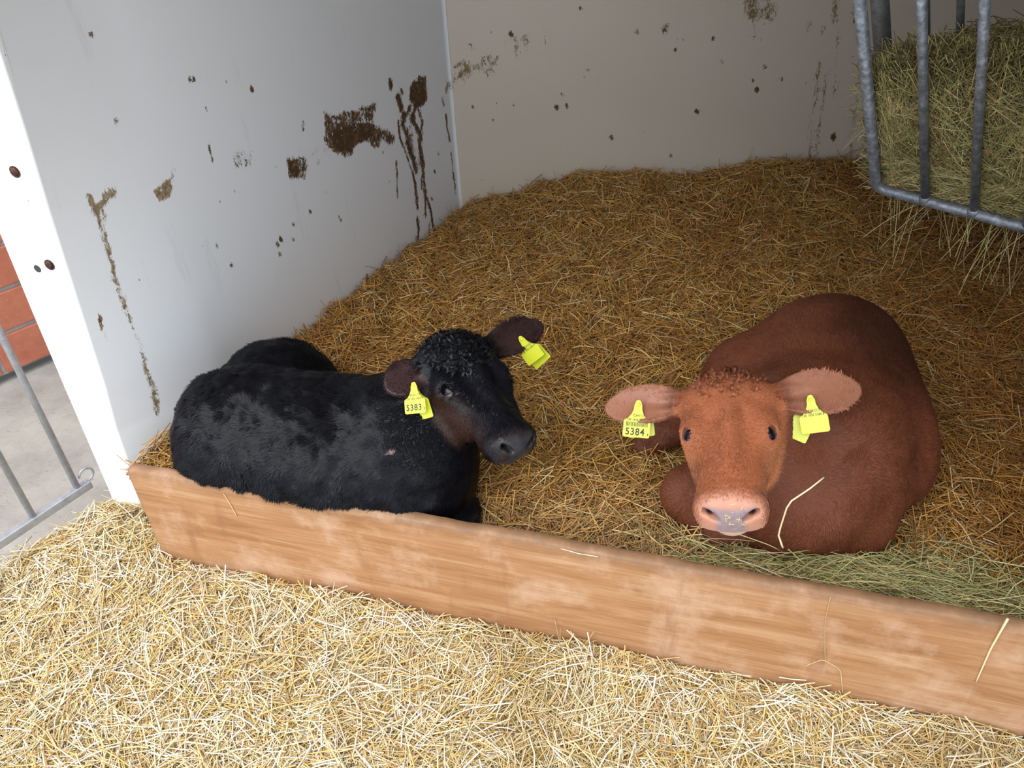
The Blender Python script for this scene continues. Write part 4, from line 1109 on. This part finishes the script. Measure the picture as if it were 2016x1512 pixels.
def ground_mesh(name, par, zf, x0, x1, y0, y1, ok, drop, cols, step=.012):
    xs = np.arange(x0, x1, step); ys = np.arange(y0, y1, step); X, Y = np.meshgrid(xs, ys, indexing='ij'); x, y = X.ravel(), Y.ravel()
    z = zf(x, y) - drop + .004*fbm(np.stack([x, y], 1), 55, 2, 5)
    i = (np.arange(len(xs)-1)[:, None]*len(ys) + np.arange(len(ys)-1)[None]).ravel()
    F = np.stack([i, i+len(ys), i+len(ys)+1, i+1], 1); g = ok(x, y); F = F[g[F].all(1)]
    used = np.unique(F); mp = -np.ones(len(x), int); mp[used] = np.arange(len(used))
    me = mesh_np(name, np.stack([x, y, z], 1)[used], mp[F])
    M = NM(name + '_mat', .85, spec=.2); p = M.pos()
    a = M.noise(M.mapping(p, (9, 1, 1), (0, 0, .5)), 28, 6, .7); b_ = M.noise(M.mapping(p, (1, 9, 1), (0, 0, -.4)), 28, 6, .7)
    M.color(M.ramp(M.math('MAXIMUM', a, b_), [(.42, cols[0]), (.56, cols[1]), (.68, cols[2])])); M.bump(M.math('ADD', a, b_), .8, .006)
    return link(name, me, M.m, par, True)
ground_mesh('chaff_layer', o_out, out_h, -1.9, 1.8, .15, 1.8, outside, .006, ((.30, .17, .065), (.58, .41, .20), (.74, .58, .36)))
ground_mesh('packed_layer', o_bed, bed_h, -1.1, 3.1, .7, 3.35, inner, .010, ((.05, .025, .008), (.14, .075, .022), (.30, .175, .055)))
# --- green hay under the brown calf's chest
def hay_patch():
    parts = []
    for n, (l0, l1), (z0, z1), pitch in ((int(9000*STRK), (.05, .15), (.0, .020), .10), (int(5000*STRK), (.08, .22), (.008, .040), .14)):
        x, y = scatter(n*3, .25, 1.6, .75, 1.35, inner); keep = r.random(len(x)) < hay_w(x, y); x, y = x[keep][:n], y[keep][:n]; m = len(x); P = np.stack([x, y], 1)
        L = r.uniform(l0, l1, m); W_ = r.uniform(.0010, .0027, m)
        yaw = math.atan2(PD[1], PD[0]) + .9*fbm(P, 4, 2, 73) + .28 + r.normal(0, .62, m)
        C3, T = stalks(x, y, bed_h, L, W_, yaw, r.normal(0, pitch, m), r.normal(0, .09, (m, 2)), r.uniform(z0, z1, m), r, 5)
        ok = np.ones(m, bool)
        for j in range(5): ok &= inside_ok(C3[:, j])
        ok &= calf_clear(C3, -.002)
        col = palette(r, m, [(.38, .36, .14), (.27, .27, .10), (.54, .48, .24), (.62, .50, .22), (.20, .17, .06)], [4, 2, 4.5, 5, 2])
        parts.append((C3[ok], T[ok], W_[ok], col[ok]))
    return parts
build_stuff('hay', hay_patch(), MHAY, 'greenish hay spread between the brown calf and the wooden board', 'hay')
# --- hay in the rack
def rack_hay():
    """solid heap between the leaning bars and the right wall"""
    c0 = RA + rd*.50 + rb*.19 - rd*.0
    def zbot(a, b_): return -.02 + .10*b_/.3
    parts = []; N_ = int(30000*STRK)
    a = r.uniform(.0, 1.02, N_); t = r.random(N_)                       # along the rack, over the surface
    # surface of the heap in rack coordinates (a along rail, h height, w depth from the bars)
    sel = r.random(N_); h = r.uniform(.0, .47, N_); w_ = np.zeros(N_)
    fr = sel < .66; tp = (sel >= .66) & (sel < .84); en = (sel >= .84) & (sel < .97); bt = sel >= .97
    top = .33 + .03*np.sin(a*9 + 1) + .10*np.clip(a/.25, 0, 1)
    w_[fr] = .012 + .03*r.random(fr.sum())
    h[fr] = r.uniform(0, 1, fr.sum())*top[fr]
    h[tp] = top[tp]; w_[tp] = r.uniform(.0, .30, tp.sum())
    a[en] = .025 + .02*r.random(en.sum()); w_[en] = r.uniform(.01, .22, en.sum()); h[en] = r.uniform(.0, 1, en.sum())*.34
    h[bt] = 0; w_[bt] = r.uniform(.0, .12, bt.sum())
    rnd = .05                                                        # rounded corners
    w_ = w_ + np.clip(h - (top - rnd*1.4), 0, 9)**2/rnd*.5
    a = a + np.clip(h - .30, 0, 1)**2*1.2*(a < .2)*(1 - a*5)
    P = RA + rd*a[:, None] + rv*h[:, None] + rb*w_[:, None]
    P += r.normal(0, .004, P.shape)
    L = r.uniform(.04, .16, N_); W_ = r.uniform(.0010, .0026, N_)
    th = r.normal(1.15, .65, N_)*np.where(r.random(N_) < .35, -1, 1)*(1 - .55*(h < .12)) + .5*fbm(P[:, :2], 7, 2, 15)
    d = rd*np.cos(th)[:, None] + rv*np.sin(th)[:, None] + rb*r.normal(0, .10, N_)[:, None]
    d[tp] = (rd*np.cos(th)[:, None] + rb*np.sin(th)[:, None] + rv*r.normal(.1, .22, N_)[:, None])[tp]
    d[en] = (rb*np.cos(th)[:, None] + rv*np.sin(th)[:, None] + rd*r.normal(0, .14, N_)[:, None])[en]
    d /= np.linalg.norm(d, axis=1, keepdims=True)
    nn = -rb + r.normal(0, .3, (N_, 3)); sd = np.cross(nn, d); sd /= np.linalg.norm(sd, axis=1, keepdims=True)
    s = np.linspace(-1, 1, 5); bend = r.normal(0, .08, N_)
    C3 = P[:, None] + d[:, None]*(L[:, None, None]*.5*s[None, :, None]) + sd[:, None]*(L*bend)[:, None, None]*(1 - s[None, :, None]**2)
    hh = (C3 - RA) @ (rv - rd*(rv @ rd)); 
    nb = nrm(np.cross(rd, rv)); nb = nb if nb @ rb > 0 else -nb
    dist = (C3 - RA) @ nb; C3 = C3 + nb*np.maximum(.012 - dist, 0)[..., None]*(np.abs(dist)[..., None] < .2)
    kp = C3[:, :, 2].min(1) > RA[2] - .022
    C3, nn, W_ = C3[kp], nn[kp], W_[kp]; N_ = len(C3)
    col = palette(r, N_, [(.34, .28, .10), (.25, .21, .08), (.52, .42, .19), (.22, .13, .05), (.13, .11, .045)], [4, 3, 2, 2, 2.4])
    parts.append((C3, nn, W_, col))
    # stems hanging below the bottom rail and sticking out
    n2 = int(130*STRK); a = r.uniform(.0, 1.0, n2); base = RA + rd*a[:, None] + rb*r.uniform(.0, .10, n2)[:, None] + np.array([0, 0, 1.0])*r.uniform(-.01, .02, n2)[:, None]
    L = r.uniform(.04, .20, n2); d = np.array([0, 0, -1.0]) + rd*r.normal(0, .45, n2)[:, None] + rin*r.normal(.05, .25, n2)[:, None]; d /= np.linalg.norm(d, axis=1, keepdims=True)
    s = np.linspace(-.1, 1, 5); C3 = base[:, None] + d[:, None]*(L[:, None, None]*s[None, :, None]) + np.array([0, 0, -1.0])*(L[:, None, None]*.25*s[None, :, None]**2)
    parts.append((C3, r.normal(0, 1, (n2, 3)), r.uniform(.0010, .0022, n2), palette(r, n2, [(.50, .42, .20), (.42, .37, .15)], [1, 1])))
    n3 = int(240*STRK); a = np.where(r.random(n3) < .5, r.uniform(-.01, .03, n3), r.uniform(0, .8, n3)); h = np.where(a < .03, r.uniform(0, .34, n3), .37)
    base = RA + rd*a[:, None] + rv*h[:, None] + rb*r.uniform(.02, .2, n3)[:, None]
    d = np.where((a < .03)[:, None], -rd, rv) + r.normal(0, .55, (n3, 3)); d /= np.linalg.norm(d, axis=1, keepdims=True); L = r.uniform(.03, .11, n3)
    s = np.linspace(-.2, 1, 5); C3 = base[:, None] + d[:, None]*(L[:, None, None]*s[None, :, None]) + np.array([0, 0, -1.0])*(L[:, None, None]*.3*s[None, :, None]**2)
    parts.append((C3, r.normal(0, 1, (n3, 3)), r.uniform(.0008, .0018, n3), palette(r, n3, [(.50, .42, .20), (.36, .32, .14)], [1, 1])))
    return parts
o_hay = build_stuff('rack_hay', rack_hay(), MHAY, 'dense bundle of green brown hay held in the metal rack', 'hay')
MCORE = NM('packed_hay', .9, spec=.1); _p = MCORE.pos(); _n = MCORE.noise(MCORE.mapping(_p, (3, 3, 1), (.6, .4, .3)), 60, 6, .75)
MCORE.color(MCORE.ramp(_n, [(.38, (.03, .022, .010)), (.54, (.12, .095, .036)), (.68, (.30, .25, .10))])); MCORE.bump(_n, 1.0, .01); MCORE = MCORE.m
b = MB(); nb = nrm(np.cross(rd, rv)); nb = nb if nb @ rb > 0 else -nb
q = [RA + rd*.04 + nb*.022 + rv*.01, RA + rd*.05 + nb*.03 + rv*.28, RA + rd*.09 + nb*.07 + rv*.32, RA + rd*.09 + nb*.16 + rb*.10 + rv*.32, RA + rd*.05 + rb*.26 + rv*.28, RA + rd*.04 + rb*.10 + rv*.0]
b.prism(q, rd*.95); b.build('hay_core', MCORE, o_hay, bevel=.02)
# --- single stalks that stand out
def stalk(pts, w0, w1, col, label):
    mb = MB(); n = 14; P = [np.asarray(p, float) for p in pts]; t = np.linspace(0, len(P)-1, n)
    C = [P[int(min(i, len(P)-2))]*(1 - (i - int(min(i, len(P)-2)))) + P[int(min(i, len(P)-2))+1]*(i - int(min(i, len(P)-2))) for i in t]
    mb.tube(C, list(np.linspace(w0, w1, n)), 6); M = NM('stalk', .5).color(col).m
    return tag(mb.build('straw_stalk', M, None, smooth=True), label, 'straw', 'single stalks')
def onboard(px, py, off=.002): return onpl(px, py, v3(PL0, 0) + pln*off, pln)
def onbed(px, py, z): return atz(px, py, z)
stalk([onboard(1921, 1344), onboard(1950, 1278, .003), onboard(1984, 1218, .004)], .0012, .0022, (.80, .62, .36), 'long pale straw lying against the board at its right end')
stalk([onboard(1635, 1175), onboard(1624, 1222), onboard(1624, 1290), onboard(1628, 1325)], .0006, .0008, (.55, .38, .14), 'thin bent hay stem clinging to the face of the board right of the middle')
stalk([onboard(1582, 1312), onboard(1620, 1298), onboard(1655, 1318), onboard(1660, 1375)], .0006, .0010, (.62, .50, .24), 'pale curved stem hooked over the straw against the board below the brown calf')
stalk([onboard(440, 972), onboard(452, 990), onboard(466, 1016)], .0009, .0014, (.72, .50, .20), 'short gold straw stuck to the board below the black calf')
stalk([onboard(1104, 1080, .001), onboard(1140, 1090, .001), onboard(1178, 1096, .001)], .0008, .0010, (.82, .68, .44), 'short straw lying along the upper face of the board between the calves')
c1, c2, c3, c4 = atd(1541, 1078, 1.515), atd(1532, 1052, 1.49), atd(1552, 990, 1.42), atd(1622, 940, 1.42)
stalk([c1, c2, c3, c3*.5 + c4*.5 + np.array([0, -.01, .012]), c4], .0018, .0012, (.80, .64, .38), 'long bent stalk standing up in front of the brown calf chest')

def muzzle_chaff():
    rr = random.Random(3); VV = MB()
    for (x0, y0, x1, y1) in ((1427, 1017, 1430, 1031), (1427, 1017, 1438, 1023), (1438, 1023, 1430, 1026), (1450, 1026, 1460, 1028), (1456, 1022, 1454, 1031), (1434, 1036, 1446, 1037), (1438, 1031, 1436, 1038), (1458, 1036, 1468, 1038), (1436, 998, 1450, 996), (1463, 1000, 1458, 1008), (1440, 1012, 1444, 1014)):
        y0 -= 4; y1 -= 4
        d0 = march(x0, y0, brown_sdf); d1 = march(x1, y1, brown_sdf)
        if d0 and d1: VV.tube([atd(x0, y0, d0 - .0008), atd(x1, y1, d1 - .0008)], .0005, 4)
    return tag(VV.build('chaff', NM('chaff_gold', .5).color((.80, .60, .18)).m), 'tiny yellow bits of chaff stuck to the wet nose of the brown calf', 'chaff', kind='stuff')
muzzle_chaff()
